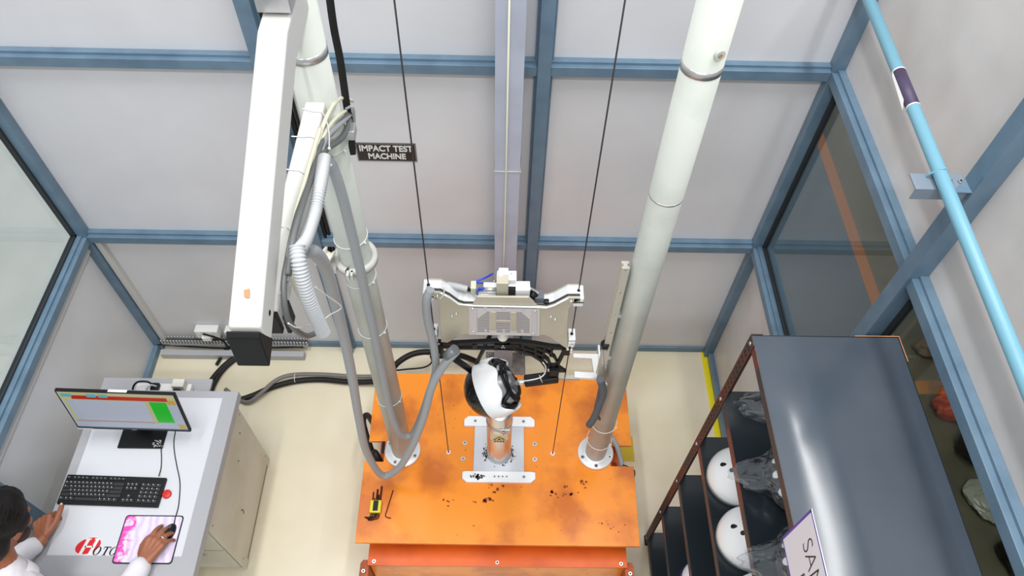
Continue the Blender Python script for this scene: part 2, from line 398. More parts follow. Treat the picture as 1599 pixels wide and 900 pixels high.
o = MB().box(-2.105, -2.075, -.034, -.0008, .07, 1.05, .003).build('white_trunking', white_p); tag(o, 'upright white cable trunking in the left back corner', 'trunking')
o = MB().box(XL + .001, XL + .022, YF, -.05, .985, 1.030, .003).build('white_trunking', white_p); tag(o, 'long white cable trunking under the left window sill', 'trunking')
# black cable pair by the left upright of back wall
c = MB().box(-.912, -.896, -.03, -.001, .85, ZT, .003).box(-.888, -.880, -.022, -.001, .85, ZT, .002).build('black_trunking', mat('matte_black_strip', (12, 12, 13), .85)); tag(c, 'thin black cable strips beside left blue upright on back wall', 'cable')

# ---------------------------------------------------------------- light blue pipe with bracket
t = thing('water_pipe', 'light blue plastic pipe crossing in front of right wall', 'pipe', (1.205, -1.0, 2.62))
a_, b_ = at(1357, 0, 0, 1.2), at(1599, 590, 0, 1.2)
dr = (b_ - a_).normalized(); PA, PB = a_ - dr * .5, b_ + dr * .7
MB().cyl(PA, PB, .0190, 32).build('pipe', pipe_b, t)
q0, q1 = at(1404, 112, 0, 1.2), at(1426, 168, 0, 1.2)
q0 = a_ + dr * (q0 - a_).dot(dr); q1 = a_ + dr * (q1 - a_).dot(dr)
MB().cyl(q0, q1, .0200, 32).build('label_wrap', mat('dark_purple_label', (74, 62, 92), .5), t)
MB().cyl(q0 - dr * .003, q0 + dr * .0025, .0206, 32).build('label_edge', white_m, t)
MB().cyl(q1 - dr * .002, q1 + dr * .0025, .0206, 32).build('label_edge', white_m, t)
MB().prism([q0 + Vector((-.0202, 0, .003)), q1 + Vector((-.0202, 0.03, .003)), q1 + Vector((-.026, .0, -.012)), q0 + Vector((-.0225, -.01, -.004))], (0, 0, .0006)).build('peeling_edge', white_m, t)
bz = at(1468, 272, 0, 1.2)
t2 = thing('pipe_bracket', 'grey angle bracket on blue post holding the light blue pipe', 'bracket', (XR - .06, -1.03, bz.z - .03))
zt = bz.z - .0195
m_ = MB(); m_.box(1.13, XR - .062, -1.045, -.985, zt - .004, zt).box(1.13, XR - .062, -1.045, -1.041, zt - .04, zt - .004); m_.build('angle', mat('bracket_grey_blue', (122, 134, 148), .5, rgb2=(140, 122, 106), scale=16, lo=.6, hi=.7), t2)
m_ = MB(); m_.prism([(XR - .058, -1.058, zt + .004), (XR - .058, -1.002, zt + .004), (XR - .115, -1.058, zt + .004)], (0, 0, -.004)); m_.prism([(XR - .0585, -1.055, zt), (XR - .0585, -1.005, zt), (XR - .0585, -1.055, zt + .06)], (-.004, 0, 0)); m_.build('gusset', blue_m, t2)
k = MB()
for i, x in enumerate((1.235, 1.262)): bolt_mb(k, (x, -1.015, zt), (0, 0, 1), .007, .006)
k.build('bolts', [steel, black], t2)
k = MB(); k.sweep(smooth_path([(bz.x - .028, bz.y + .01, zt - .006), (bz.x - .0225, bz.y + .004, zt + .018), (bz.x, bz.y, zt + .0415), (bz.x + .0225, bz.y, zt + .018), (bz.x + .022, bz.y, zt - .002)]), .003, 8); k.build('clamp_strap', pipe_b, t2)

# ---------------------------------------------------------------- impact machine: base
ZP = .50
t = thing('impact_tester_table', 'orange painted steel base table of the impact tester', 'machine base', (0, -.93, 0))
top = [(-.672, -1.385), (-.676, -.982), (-.58, -.982), (-.58, -.872), (-.665, -.872), (-.672, -.475), (.680, -.475), (.680, -.880), (.565, -.880), (.565, -.992), (.680, -.992), (.674, -1.39)]
m_ = MB(); m_.prism([(x, y, ZP - .018) for x, y in top], (0, 0, .018), .0015); m_.build('table_top', orange_m, t)
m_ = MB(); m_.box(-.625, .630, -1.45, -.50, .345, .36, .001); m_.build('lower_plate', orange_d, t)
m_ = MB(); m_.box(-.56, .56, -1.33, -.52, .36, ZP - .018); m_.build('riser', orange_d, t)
m_ = MB(); m_.box(-.615, .620, -1.445, -.51, 0, .345, .002); m_.build('cabinet', orange_m, t)
for s in (-1, 1):
    m_ = MB(); x0, x1 = sorted((s * .62, s * .66)); m_.prism([(s * .62, -1.42, .33), (s * .65, -1.42, .33), (s * .662, -1.435, .33), (s * .662, -1.56, .33), (s * .62, -1.56, .33)], (0, 0, .012)); m_.box(x0, s * .632 if s > 0 else x1, -1.56, -1.42, .1, .33) if s > 0 else m_.box(-.632, -.62, -1.56, -1.42, .1, .33)
    m_.build('side_lug', rust_m, t)
    m_ = MB(); bolt_mb(m_, (s * .642, -1.475, .342), (0, 0, 1), .009, .012); m_.build('lug_bolt', [steel, black], t)
for x in (-.595, 0, .60):
    m_ = MB(); bolt_mb(m_, (x, -1.432, .36), (0, 0, 1), .009, .003); m_.build('plate_bolt', [steel, black], t)
for (u, v) in ((726, 692), (723, 717), (835, 694), (835, 718)):
    q = at(u, v, 2, ZP); m_ = MB(); m_.cyl(q, q + Vector((0, 0, .002)), .012, 20); bolt_mb(m_, q + Vector((0, 0, .002)), (0, 0, 1), .008, .003); m_.build('table_bolt', [steel, black], t)
# chips / flaked paint on the table
chips = MB(); rnd = random.Random(3)
for (u, v, n, sp, sz) in ((770, 760, 12, 14, .006), (700, 785, 5, 10, .008), (762, 782, 5, 5, .011), (772, 766, 2, 3, .012), (880, 768, 16, 12, .009), (914, 757, 5, 5, .011), (955, 820, 9, 12, .005), (795, 740, 10, 30, .003), (690, 660, 5, 25, .004), (870, 790, 9, 40, .003), (925, 670, 5, 22, .004), (830, 800, 12, 70, .003)):
    for i in range(n):
        c = at(u + rnd.gauss(0, sp), v + rnd.gauss(0, sp * .5), 2, ZP); r = sz * rnd.uniform(.4, 1)
        a = [rnd.uniform(.5, 1.1) * r for _ in range(7)]
        if abs(c.x) > .64 or c.y < -1.37: continue
        chips.prism([(c.x + a[k] * 1.3 * math.cos(k * .9), c.y + a[k] * math.sin(k * .9), ZP) for k in range(7)], (0, 0, .0004))
o = chips.build('chipped_paint', mat('flaked_rust', (128, 52, 16), .7), t); o['kind'] = 'stuff'
# anvil
t = thing('anvil', 'polished steel anvil cylinder on a grey plate at machine centre', 'anvil', (0, -.93, ZP))
m_ = MB(); m_.box(-.127, .127, -1.035, -.785, ZP + .0002, ZP + .012, .001); m_.build('anvil_plate', mat('anvil_plate_grey', (200, 203, 210), .4, .3, rgb2=(186, 189, 196), scale=6), t)
for y0, y1 in ((-.79, -.735), (-1.09, -1.035)):
    m_ = MB(); m_.prism([(-.180, y0 + .018, ZP + .0002), (-.160, y0, ZP + .0002), (.160, y0, ZP + .0002), (.182, y0 + .018, ZP + .0002), (.182, y1 - .004, ZP + .0002), (.165, y1, ZP + .0002), (-.165, y1, ZP + .0002), (-.180, y1 - .004, ZP + .0002)], (0, 0, .022), .001) if y0 < -1 else m_.prism([(-.182, y0, ZP + .0002), (.182, y0, ZP + .0002), (.182, y1 - .018, ZP + .0002), (.162, y1, ZP + .0002), (-.162, y1, ZP + .0002), (-.182, y1 - .018, ZP + .0002)], (0, 0, .022), .001)
    cb = m_.build('clamp_bar', alu, t)
    for x in (-.125, .125): m_ = MB(); bolt_mb(m_, (x, (y0 + y1) / 2, ZP + .0225), (0, 0, 1), .009, .002); m_.build('clamp_bolt', [steel, black], cb)
    if y0 < -1:
        for x in (-.02, .0, .02, .04): m_ = MB(); bolt_mb(m_, (x, -1.062, ZP + .0225), (0, 0, 1), .006, .0015); m_.build('clamp_bolt', [steel, black], cb)
sm = MB(); rnd = random.Random(5)
for i in range(60):
    a = rnd.choice([rnd.gauss(math.pi, .35), rnd.gauss(0, .35), rnd.uniform(0, 6.28)]); rr = .064 + abs(rnd.gauss(0, .010)); r = rnd.uniform(.002, .006)
    x, y = rr * math.cos(a), -.93 + rr * math.sin(a)
    sm.prism([(x + r * rnd.uniform(.5, 1) * math.cos(k), y + r * 1.6 * rnd.uniform(.5, 1) * math.sin(k), ZP + .012) for k in (0, 1.05, 2.1, 3.14, 4.2, 5.2)], (0, 0, .0004))
for i in range(40):
    x, y = -.10 + rnd.gauss(0, .020), -1.062 + rnd.gauss(0, .007); r = rnd.uniform(.003, .007)
    y = min(max(y, -1.078), -1.045)
    sm.prism([(x + r * rnd.uniform(.5, 1) * math.cos(k), y + r * rnd.uniform(.5, 1) * math.sin(k), ZP + .0224) for k in (0, 1.05, 2.1, 3.14, 4.2, 5.2)], (0, 0, .0004))
o = sm.build('soot_marks', mat('soot', (52, 50, 52), .7), t); o['kind'] = 'stuff'
MB().lathe([(0, ZP + .012), (.064, ZP + .012), (.064, ZP + .018), (.0595, ZP + .022), (.0595, .985), (.056, .992), (0, .992)], Matrix.Translation((0, -.93, 0)), 56).build('anvil_cylinder', chrome, t)
m_ = MB(); m_.lathe([(.060, .885), (.0625, .885), (.0625, .91), (.060, .91)], Matrix.Translation((0, -.93, 0)), 48); m_.box(.0, .05, -.997, -.985, .881, .915, .003); bolt_mb(m_, (.02, -.998, .897), (0, -1, 0), .007, .008); m_.build('clamp_ring', [steel, black], t)
lab = MB(); Mz = Matrix.Translation((0, -.93, 0))
lab.lathe([(.0600, .765), (.0600, .845)], Mz, 20, math.radians(225), math.radians(315)); lb = lab.build('warning_label', sticker, t)
tri = MB(); tri.prism([(-.030, -.9908, .793), (.030, -.9908, .793), (0, -.9908, .832)], (0, -.0005, 0)); 
o = tri.build('triangle_border', black, lb)
tri = MB(); tri.prism([(-.023, -.9914, .797), (.023, -.9914, .797), (0, -.9914, .826)], (0, -.0004, 0)); tri.build('triangle_fill', mat('warning_yellow', (238, 208, 40), .4), lb)
tri = MB(); tri.prism([(-.010, -.9919, .800), (.010, -.9919, .800), (.004, -.9919, .808), (.001, -.9919, .818), (-.004, -.9919, .807)], (0, -.0004, 0)); tri.build('triangle_symbol', black, lb)
tri = MB()
for i in range(4): tri.box(-.024 + i * .013, -.015 + i * .013, -.9912, -.9905, .772, .782)
tri.build('small_print', black, lb)

# hex keys
def hexkey(mb, x, y, L, r, s, ang=0, z=ZP):
    pts = [(0, L, 0), (0, .012, 0), (.003 * s, .003, 0), (.012 * s, 0, 0), (.03 * s, 0, 0)]
    ca, sa = math.cos(ang), math.sin(ang)
    mb.sweep([(x + p[0] * ca - p[1] * sa, y + p[0] * sa + p[1] * ca, z + r) for p in pts], r, 6)
hk = at(601, 808, 2, ZP); k = MB(); hexkey(k, hk.x, hk.y, .135, .0028, 1, -.2); o = k.build('hex_key', mat('rusty_key_steel', (96, 34, 24), .5, .3)); tag(o, 'single loose rusty hex key lying on the orange table', 'hex key')
hs = at(586, 800, 2, ZP)
t = thing('hex_key_set', 'hex key set in a yellow holder on orange table', 'tool', (hs.x, hs.y, ZP))
MB().box(hs.x - .027, hs.x + .029, hs.y - .010, hs.y + .052, ZP, ZP + .024, .005).build('holder', mat('yellow_holder', (206, 190, 32), .35), t)
MB().box(hs.x - .010, hs.x + .014, hs.y - .002, hs.y + .048, ZP + .0242, ZP + .0252).build('holder_label', black, t)
k_red = mat('rusty_key_steel', (96, 34, 24), .5)
for i, (dx, L, r) in enumerate(((-.018, .125, .003), (-.009, .10, .0025), (.001, .150, .004), (.010, .11, .003), (.019, .160, .0045))):
    k = MB(); hexkey(k, hs.x + dx, hs.y - .028 - (i % 3) * .006, L, r, -1, 0, ZP + .004 + .003 * (i % 2)); k.build('key', black if i in (1, 2, 3) else k_red, t)

# ---------------------------------------------------------------- columns
def column(cx, label, bolts, top=3.45):
    cy = -.925; t = thing('machine_column', label, 'column', (cx, cy, ZP))
    R = .0525
    MB().lathe([(0, ZP + .02), (R, ZP + .02), (R, top), (0, top)], Matrix.Translation((cx, cy, 0)), 56).build('tube', col_m, t)
    f = MB().lathe([(0, ZP + .0005), (.090, ZP + .0005), (.090, ZP + .016), (.087, ZP + .019), (.062, ZP + .019), (.060, ZP + .023), (R, ZP + .023)], Matrix.Translation((cx, cy, 0)), 56).build('flange', alu, t)
    for a in bolts:
        m_ = MB(); bolt_mb(m_, (cx + .074 * math.cos(a), cy + .074 * math.sin(a), ZP + .019), (0, 0, 1), .010, .003); m_.build('flange_bolt', [steel, black], t)
    for z in ((2.90,) if cx < 0 else (2.88,)):
        MB().lathe([(R, z), (R + .0012, z), (R + .0012, z + .022), (R, z + .022)], Matrix.Translation((cx, cy, 0)), 48).build('band', steel, t)
    return t
LC = column(-.488, 'left pale steel column of the impact machine, carrying white arms', [-2.0, -.45, 1.1, 2.7])
RCm = column(.490, 'right pale steel column of the impact machine, with aluminium rail', [-1.6, -2.75, -.35, 1.0])
# zip ties on the columns
def ring(cx, z, parent, tail=True, r=.0545, tilt=0):
    m_ = MB(); m_.sweep([(cx + r * math.cos(a), -.925 + r * math.sin(a), z + tilt * math.cos(a)) for a in [2 * math.pi * k / 28 for k in range(28)]], .0018, 6, closed=True)
    if tail: m_.ball((cx + r * .9, -.925 - r * .5, z), .0045)
    m_.build('zip_tie', white_m, parent)
for z in (2.20, 1.985, 1.665, 1.10, 2.60): ring(-.488, z, LC, tilt=.006)
for z in (.87, .68): ring(.490, z, RCm, r=.060)
MB().lathe([(.0525, 2.42), (.0532, 2.42), (.0532, 2.426), (.0525, 2.426)], Matrix.Translation((.49, -.925, 0)), 40).build('seam', steel, RCm)
m_ = MB(); q = at(1128, 90, 1, -.985); nrm = Vector((.35, -.94, 0)).normalized(); c0 = Vector((.49, -.925, q.z)) + nrm * .051; m_.cyl(c0, c0 + nrm * .008, .014, 20); m_.mi = 1; m_.cyl(c0 + nrm * .008, c0 + nrm * .0086, .006, 12); m_.build('port', [col_m, brown], RCm)
# split clamp collar on the left column
t = thing('clamp_collar', 'cream split clamp collar with round pulley on left column', 'clamp', (-.488, -.925, 2.08))
cz = 2.075
m_ = MB(); m_.lathe([(.0535, cz), (.0535, cz + .028), (.072, cz + .028), (.072, cz), (.0535, cz)], Matrix.Translation((-.488, -.925, 0)), 48, math.radians(-100), math.radians(250)); m_.build('collar', white_p, t)
m_ = MB(); m_.box(-.508, -.4985, -1.012, -.990, cz, cz + .028, .001); m_.box(-.4945, -.486, -1.012, -.990, cz, cz + .028, .001); m_.build('clamp_lug', white_p, t)
m_ = MB(); m_.prism([(-.545, -.985, cz + .002), (-.590, -.985, cz + .002), (-.590, -.935, cz + .002), (-.548, -.895, cz + .002)], (0, 0, .022), .001); m_.build('side_arm', white_p, t)
m_ = MB(); m_.lathe([(0, -.022), (.034, -.022), (.038, -.016), (.026, -.010), (.026, .004), (.038, .010), (.034, .016), (0, .016)], basis((-.574, -.965, cz + .055), (.35, 1, 0), (.5, 0, 1)) , 36); m_.build('pulley', mat('cream_pulley', (222, 220, 206), .35), t)

# guide wires
for x, lb in ((-.2555, 'thin steel guide wire left of the drop carriage'), (.2725, 'thin steel guide wire right of the drop carriage')):
    t = thing('guide_wire', lb, 'wire', (x, -.93, ZP))
    MB().cyl((x, -.93, ZP + .004), (x, -.93, 3.45), .0024, 8).build('wire', mat('wire_steel', (58, 54, 54), .4, .5), t)
    m_ = MB(); m_.cyl((x, -.93, ZP), (x, -.93, ZP + .007), .011, 20); m_.mi = 1; m_.cyl((x, -.93, ZP + .007), (x, -.93, ZP + .02), .0045, 12); m_.build('anchor', [alu, red_m], t)

# ---------------------------------------------------------------- white bracket arms on left column
BX = -.478
t = thing('jib_bracket', 'white angled box-section arm with black end cap', 'arm', (BX, -1.0, 2.8))
def tube_box(pts, hw, hh, name, m, parent, bev=.006, endcut=None):
    """rectangular tube following y-z points in the plane x = BX"""
    b = bmesh.new(); rings = []
    for i, (y, z) in enumerate(pts):
        p = Vector((BX, y, z))
        if i == 0: d = Vector((0, pts[1][0] - y, pts[1][1] - z)); 
        elif i == len(pts) - 1: d = Vector((0, y - pts[i - 1][0], z - pts[i - 1][1]))
        else:
            d = Vector((0, pts[i + 1][0] - y, pts[i + 1][1] - z)).normalized() + Vector((0, y - pts[i - 1][0], z - pts[i - 1][1])).normalized()
        d.normalize(); up = Vector((0, -d.z, d.y))
        if i == 0 and endcut: up = Vector(endcut).normalized()
        rings.append([b.verts.new(p + Vector((sx * hw, 0, 0)) + up * sz * hh) for sx, sz in ((-1, 1), (1, 1), (1, -1), (-1, -1))])
    for a, c in zip(rings, rings[1:]):
        for k in range(4): b.faces.new((a[k], a[(k + 1) % 4], c[(k + 1) % 4], c[k]))
    b.faces.new(rings[0]); b.faces.new(rings[-1][::-1]); bmesh.ops.recalc_face_normals(b, faces=b.faces)
    bmesh.ops.bevel(b, geom=b.edges[:], offset=bev, segments=3, profile=.5, affect='EDGES')
    mb = MB(); mb.merge(b); return mb.build(name, m, parent)
AX = BX
HW = .031
# lower end, bend, top
tube_box([(-1.715, 2.835), (-1.135, 3.075), (-.90, 3.085)], HW, .042, 'upper_tube', white_p, t, endcut=(0, .12, 1))
tube_box([(-1.736, 2.8257), (-1.704, 2.8399)], HW + .0006, .0428, 'end_cap', black, t, .003, endcut=(0, .12, 1))
tube_box([(-1.62, 2.765), (-.978, 2.765)], .0255, .030, 'lower_tube', white_p, t)
tube_box([(-1.635, 2.765), (-1.62, 2.765)], .0262, .031, 'lower_cap', black, t, .002)
MB().cyl((BX + HW - .001, -1.66, 2.85), (BX + HW + .0006, -1.66, 2.85), .006, 14).build('bolt_hole', black, t)
m_ = MB(); c0 = at(396, 466, 0, BX); m_.prism([(BX - .004, -1.66, 2.9015), (BX + .006, -1.662, 2.9008), (BX + .005, -1.645, 2.9085), (BX - .006, -1.648, 2.9072)], (0, 0, .0008)); 
m_.build('paint_chip', brown, t)
m_ = MB(); m_.box(BX - .036, BX + .036, -1.10, -.99, 3.128, 3.20, .002); m_.build('steel_cap', steel, t)
m_ = MB(); m_.box(BX + .022, BX + .032, -1.61, -1.565, 2.695, 2.76, .003); m_.build('black_box', black, t)
# cables on the side of the lower tube
t = thing('cable_harness', 'tied bundle of cream and grey cables along the white arm', 'cables', (BX + .04, -1.3, 2.76))
def AT(lst, x): return [at(u, v, 0, x) for u, v in lst]
spec = [([(550, 158), (535, 153), (520, 165), (505, 195), (492, 235), (478, 280), (464, 330), (452, 380), (444, 430)], -.440, .0042, cream_c),
        ([(546, 170), (530, 180), (512, 200), (500, 228), (487, 262), (470, 310), (456, 360), (446, 420), (440, 460)], -.436, .0038, cream_c),
        ([(548, 178), (530, 195), (510, 215), (498, 245), (484, 285), (468, 330), (454, 385), (446, 440)], -.430, .0055, grey_h),
        ([(547, 188), (535, 215), (512, 232), (497, 250), (486, 280), (472, 320), (458, 372), (450, 430)], -.424, .0055, mat('dark_grey_cable', (96, 98, 98), .5)),
        ([(545, 176), (520, 205), (502, 225), (494, 250), (478, 295), (462, 345), (450, 400), (443, 450), (450, 500), (475, 524), (496, 520)], -.432, .0052, mat('dark_grey_cable', (96, 98, 98), .5)),
        ([(500, 200), (488, 240), (474, 290), (460, 340), (452, 400), (460, 445), (478, 480), (490, 505)], -.438, .004, cream_c)]
for pts, x, r, m in spec: hose('cable', AT(pts, x), r * 1.25, m, t)
for (u0, v0, u1, v1, u2, v2) in ((472, 170, 505, 178, 514, 232), (455, 213, 490, 215, 516, 258), (437, 263, 470, 268, 500, 297), (430, 352, 450, 356, 470, 383)):
    a_, b_, c_ = at(u0, v0, 2, 2.797), at(u1, v1, 2, 2.797), at(u2, v2, 0, -.412)
    m_ = MB(); m_.sweep(smooth_path([a_, (a_ + b_) / 2, b_, (b_ + c_) / 2 + Vector((.006, 0, 0)), c_]), .0016, 6); m_.ball(c_, .004); m_.build('zip_tie', white_m, t)
m_ = MB(); m_.sweep(smooth_path([at(492, 448, 0, -.41), at(512, 463, 0, -.405), at(533, 480, 0, -.40), at(515, 492, 0, -.41), at(505, 500, 0, -.42)]), .0016, 6); m_.sweep(smooth_path([at(450, 505, 0, -.42), at(466, 512, 0, -.415), at(490, 506, 0, -.41)]), .0016, 6); m_.build('zip_tie', white_m, t)
# corrugated conduits
c = hose('corrugated_conduit', [at(507, 246, 0, -.405), at(500, 290, 0, -.40), at(492, 330, 0, -.405), at(478, 372, 0, -.41), at(466, 392, 0, -.41)], .0135, grey_h2, corr=.007, seg=16); tag(c, 'light grey corrugated conduit tied high on the white arm', 'conduit')
c = hose('corrugated_conduit', [at(464, 384, 0, -.40), at(467, 410, 0, -.395), at(475, 445, 0, -.39), at(487, 480, 0, -.385), at(505, 520, 0, -.38)], .0145, grey_h2, corr=.007, seg=16); tag(c, 'light grey corrugated conduit with open end hanging below arm', 'conduit')
# smooth grey hoses
def AY(lst): return [at(u, v, 1, y) for u, v, y in lst]
hb = AY([(476, 392, -1.40), (492, 395, -1.38), (508, 418, -1.34), (522, 465, -1.30), (538, 530, -1.24), (550, 590, -1.20), (560, 650, -1.16), (572, 705, -1.12), (596, 742, -1.10), (622, 732, -1.10), (645, 694, -1.08), (662, 650, -1.06), (674, 605, -1.04), (692, 572, -1.02), (712, 549, -1.0)])
c = hose('grey_hose', hb, .0168, grey_h, k=10, seg=20); tag(c, 'long grey hose looping lowest over the orange table', 'hose')
ha = AY([(512, 248, -1.00), (522, 268, -1.01), (534, 305, -1.015), (546, 352, -1.015), (560, 410, -1.015), (572, 465, -1.01), (584, 520, -1.01), (596, 580, -1.01), (609, 640, -1.01), (624, 676, -1.01), (642, 680, -1.0), (656, 655, -.99), (668, 620, -.99), (680, 580, -.985), (678, 545, -.985), (668, 500, -.985), (666, 470, -.98), (672, 452, -.965)])
c = hose('grey_hose', ha, .0155, grey_h, k=10, seg=20); tag(c, 'grey hose running down the front of left column then up', 'hose')
# black cable bundle from above to the arm
t = thing('black_cable_bundle', 'thick black cable bundle hanging beside left column from above', 'cables', (-.38, -.80, 3.0))
for i, (dx, r) in enumerate(((0, .007), (.006, .006), (-.004, .006))):
    hose('cable', [at(u + dx * 500, v, 1, -.86) for u, v in ((508, -60), (516, 10), (522, 50), (530, 90), (536, 130), (541, 165), (547, 200), (550, 240))], r, rubber, t)
t = thing('cable_clip', 'grey clip bracket holding cables on left column', 'bracket', (-.44, -.93, 2.72))
hose('wire_loop', AY([(540, 170, -.87), (551, 168, -.87), (553, 195, -.87), (548, 212, -.87), (541, 196, -.87)]), .004, grey_h, t)
zc = at(540, 205, 1, -.925).z
MB().lathe([(.053, zc - .012), (.0555, zc - .012), (.0555, zc + .012), (.053, zc + .012)], Matrix.Translation((-.488, -.925, 0)), 40).build('strap', mat('clip_grey', (150, 152, 150), .45), t)
MB().box(-.432, -.405, -.945, -.905, zc - .016, zc + .016, .003).build('clip', steel, t)

# ---------------------------------------------------------------- drop carriage
YC = -.93
def R4(x, y): return (640 + x * .24443, 400 + y * .24443)     # crop position -> frame pixel
def C4(x, y, yy): u, v = R4(x, y); return at(u, v, 1, yy)
t = thing('drop_carriage', 'tan metal drop carriage riding on two guide wires', 'carriage', (0, YC, 1.5))
outl = [(112, 232), (195, 235), (255, 265), (310, 305), (345, 316), (400, 316), (820, 325), (872, 330), (920, 315), (1010, 268), (1090, 268), (1090, 302), (1040, 305), (1015, 335), (1003, 460), (1010, 585), (985, 582), (900, 520), (860, 505), (815, 502), (410, 496), (340, 500), (240, 555), (200, 550), (192, 420), (188, 300), (170, 272), (112, 268)]
m_ = MB(); m_.prism([C4(x, y, -.962) for x, y in outl], (0, .008, 0), .0008); fp = m_.build('front_plate', alu_tan, t)
m_ = MB(); m_.prism([C4(x, y, -.962) for x, y in ((398, 318), (430, 262), (760, 266), (818, 326), (818, 322 + 12), (398, 316 + 12))], (0, .008, 0), .0008); m_.build('raised_plate', alu_tan, t)
ledge = [C4(x, y, -.966) for x, y in ((195, 236), (255, 266), (312, 308), (400, 318), (820, 327), (872, 331), (922, 316), (1010, 270))]
m_ = MB(); m_.sweep(ledge, .0035, 8); m_.build('top_bead', alu, t)
core = [(195, 215), (300, 270), (345, 292), (400, 295), (820, 300), (872, 302), (1000, 240), (1090, 244), (1090, 285), (1010, 285), (872, 345), (345, 330), (195, 250), (115, 250), (115, 215)]
def off(pts, f, y, dz=0): return [C4(px, py, y) + Vector((0, 0, dz)) for px, py in pts]
cp = [(112, 232), (195, 235), (255, 265), (310, 305), (345, 316), (872, 330), (920, 315), (1010, 268), (1090, 268), (1090, 300), (1010, 300), (925, 350), (345, 350), (195, 290), (112, 268)]
m_ = MB(); m_.prism([C4(x, y, -.962) + Vector((0, .008, -.004)) for x, y in cp], (0, .012, 0)); m_.build('inner_gap', dark_g, t)
m_ = MB(); m_.prism([C4(x, y, -.962) + Vector((0, .020, 0)) for x, y in cp], (0, .034, 0), .001); m_.build('back_body', alu, t)
m_ = MB(); m_.prism([C4(x, y, -.962) + Vector((0, .054, 0)) for x, y in outl], (0, .006, 0)); m_.build('back_plate', alu_tan, t)
# centre panel
pn = MB(); pn.prism([C4(x, y, -.962) for x, y in ((378, 326), (830, 335), (828, 506), (378, 498))], (0, -.004, 0), .0008); pn = pn.build('centre_panel', alu_lil, t)
fl = MB()
for i in range(13):
    yy = 356 + i * 10.3
    for (xa, xb) in ((432, 508), (554, 640), (684, 765)):
        if i < 5 and xa == 432: xa = 432 + (4 - i) * 14
        if i < 5 and xb == 765: xb = 765 - (4 - i) * 12
        k = .018 * 1
        fl.prism([C4(xa, yy + k * (xa - 430), -.966), C4(xb, yy + k * (xb - 430), -.966), C4(xb, yy + 4.2 + k * (xb - 430), -.966), C4(xa, yy + 4.2 + k * (xa - 430), -.966)], (0, -.0008, 0))
fl.build('fin_slots', mat('slot_shadow_grey', (120, 116, 116), .6), pn)
br = MB()
for pl in ([(514, 352), (550, 353), (550, 470), (514, 469)], [(645, 355), (681, 356), (681, 474), (645, 473)], [(550, 404), (645, 406), (645, 418), (550, 416)]):
    br = MB(); br.prism([C4(x, y, -.966) for x, y in pl], (0, -.005, 0), .0006); br.build('panel_bar', alu_tan, pn)
for pl in ([(386, 330), (428, 331), (428, 494), (386, 493)], [(778, 338), (812, 339), (812, 503), (778, 502)]):
    br = MB(); br.prism([C4(x, y, -.966) for x, y in pl], (0, -.003, 0), .0005); br.build('panel_strip', mat('strip_lilac', (196, 194, 200), .4, .3), pn)
br = MB()
for (x, y) in ((482, 334), (601, 338), (720, 342), (484, 478), (600, 480), (718, 484)): br = MB(); br.prism([C4(x + a, y + b, -.966) for a, b in ((-8, -10), (8, -10), (8, 10), (-8, 10))], (0, -.0015, 0)); br.build('panel_tab', mat('strip_lilac', (196, 194, 200), .4, .3), pn)
for (x, y) in ((270, 380), (297, 367), (901, 388), (928, 404), (401, 334), (799, 349), (405, 481), (787, 491), (175, 254), (1030, 287)):
    q = C4(x, y, -.966 if 380 < x < 830 else -.962); m_ = MB(); m_.cyl(q, q + Vector((0, -.002, 0)), .0062, 18); m_.mi = 0; m_.ball(q + Vector((0, -.003, 0)), .0048); m_.build('bolt', [chrome, black], t)
# ears where the wires run through
for (x0, y0, s, x) in ((130, 185, -1, -.2555), (1072, 222, 1, .2725)):
    q = C4(x0, y0, YC); z = q.z
    m_ = MB(); m_.box(x - .018, x + .018, -.962, -.902, z - .052, z - .004, .002); m_.build('ear_block', alu, t)
    m_ = MB(); m_.cyl((x, YC, z - .004), (x, YC, z + .002), .006, 16); m_.build('bushing', black, t)
    m_ = MB(); m_.box(x - .0185, x + .0185, -.9628, -.9015, z - .030, z - .024); m_.build('ear_gap', dark_g, t)
for (x0, y0, x) in ((172, 470, -.2555), (1022, 500, .2725)):
    z = C4(x0, y0, YC).z
    m_ = MB(); m_.box(x - .013, x + .014, -.955, -.905, z - .014, z + .002, .0015); m_.box(x - .013, x + .014, -.955, -.905, z - .052, z - .022, .0015); m_.box(x - .004, x + .014, -.945, -.91, z - .03, z - .008); g = m_.build('wire_guide', alu, t)
    m_ = MB(); m_.cyl((x, YC, z + .002), (x, YC, z + .006), .006, 14); m_.build('guide_bushing', black, g)
    for dz in (-.035, -.062, -.08):
        m_ = MB(); q = Vector((x + .003, -.957, z + dz)); m_.cyl(q, q + Vector((0, -.008, 0)), .0055, 14); m_.build('guide_bolt', [chrome, black], g)
# release mechanism on top of the carriage
t = thing('release_mechanism', 'silver and black quick-release unit atop the drop carriage', 'mechanism', (0, -.92, 1.93))
def blk(name, m, x0, y0, x1, y1, ya, yb, bev=.0015):
    """x0..y1: crop box of the front face at depth ya"""
    a_, b_ = C4(x0, y0, ya), C4(x1, y1, ya)
    MB().box(min(a_.x, b_.x), max(a_.x, b_.x), ya, yb, min(a_.z, b_.z), max(a_.z, b_.z), bev).build(name, m, t)
blk('main_block', alu_tan, 553, 175, 628, 252, -.945, -.905)
blk('top_block', alu, 567, 140, 628, 172, -.92, -.875)
blk('dark_body', dark_g, 550, 210, 680, 258, -.930, -.89)
blk('right_block', alu, 676, 218, 765, 262, -.945, -.905)
blk('side_block', alu, 628, 152, 680, 190, -.925, -.885)
blk('crossbar', alu, 470, 196, 556, 204, -.93, -.91)
blk('crossbar', alu, 625, 192, 730, 199, -.93, -.91)
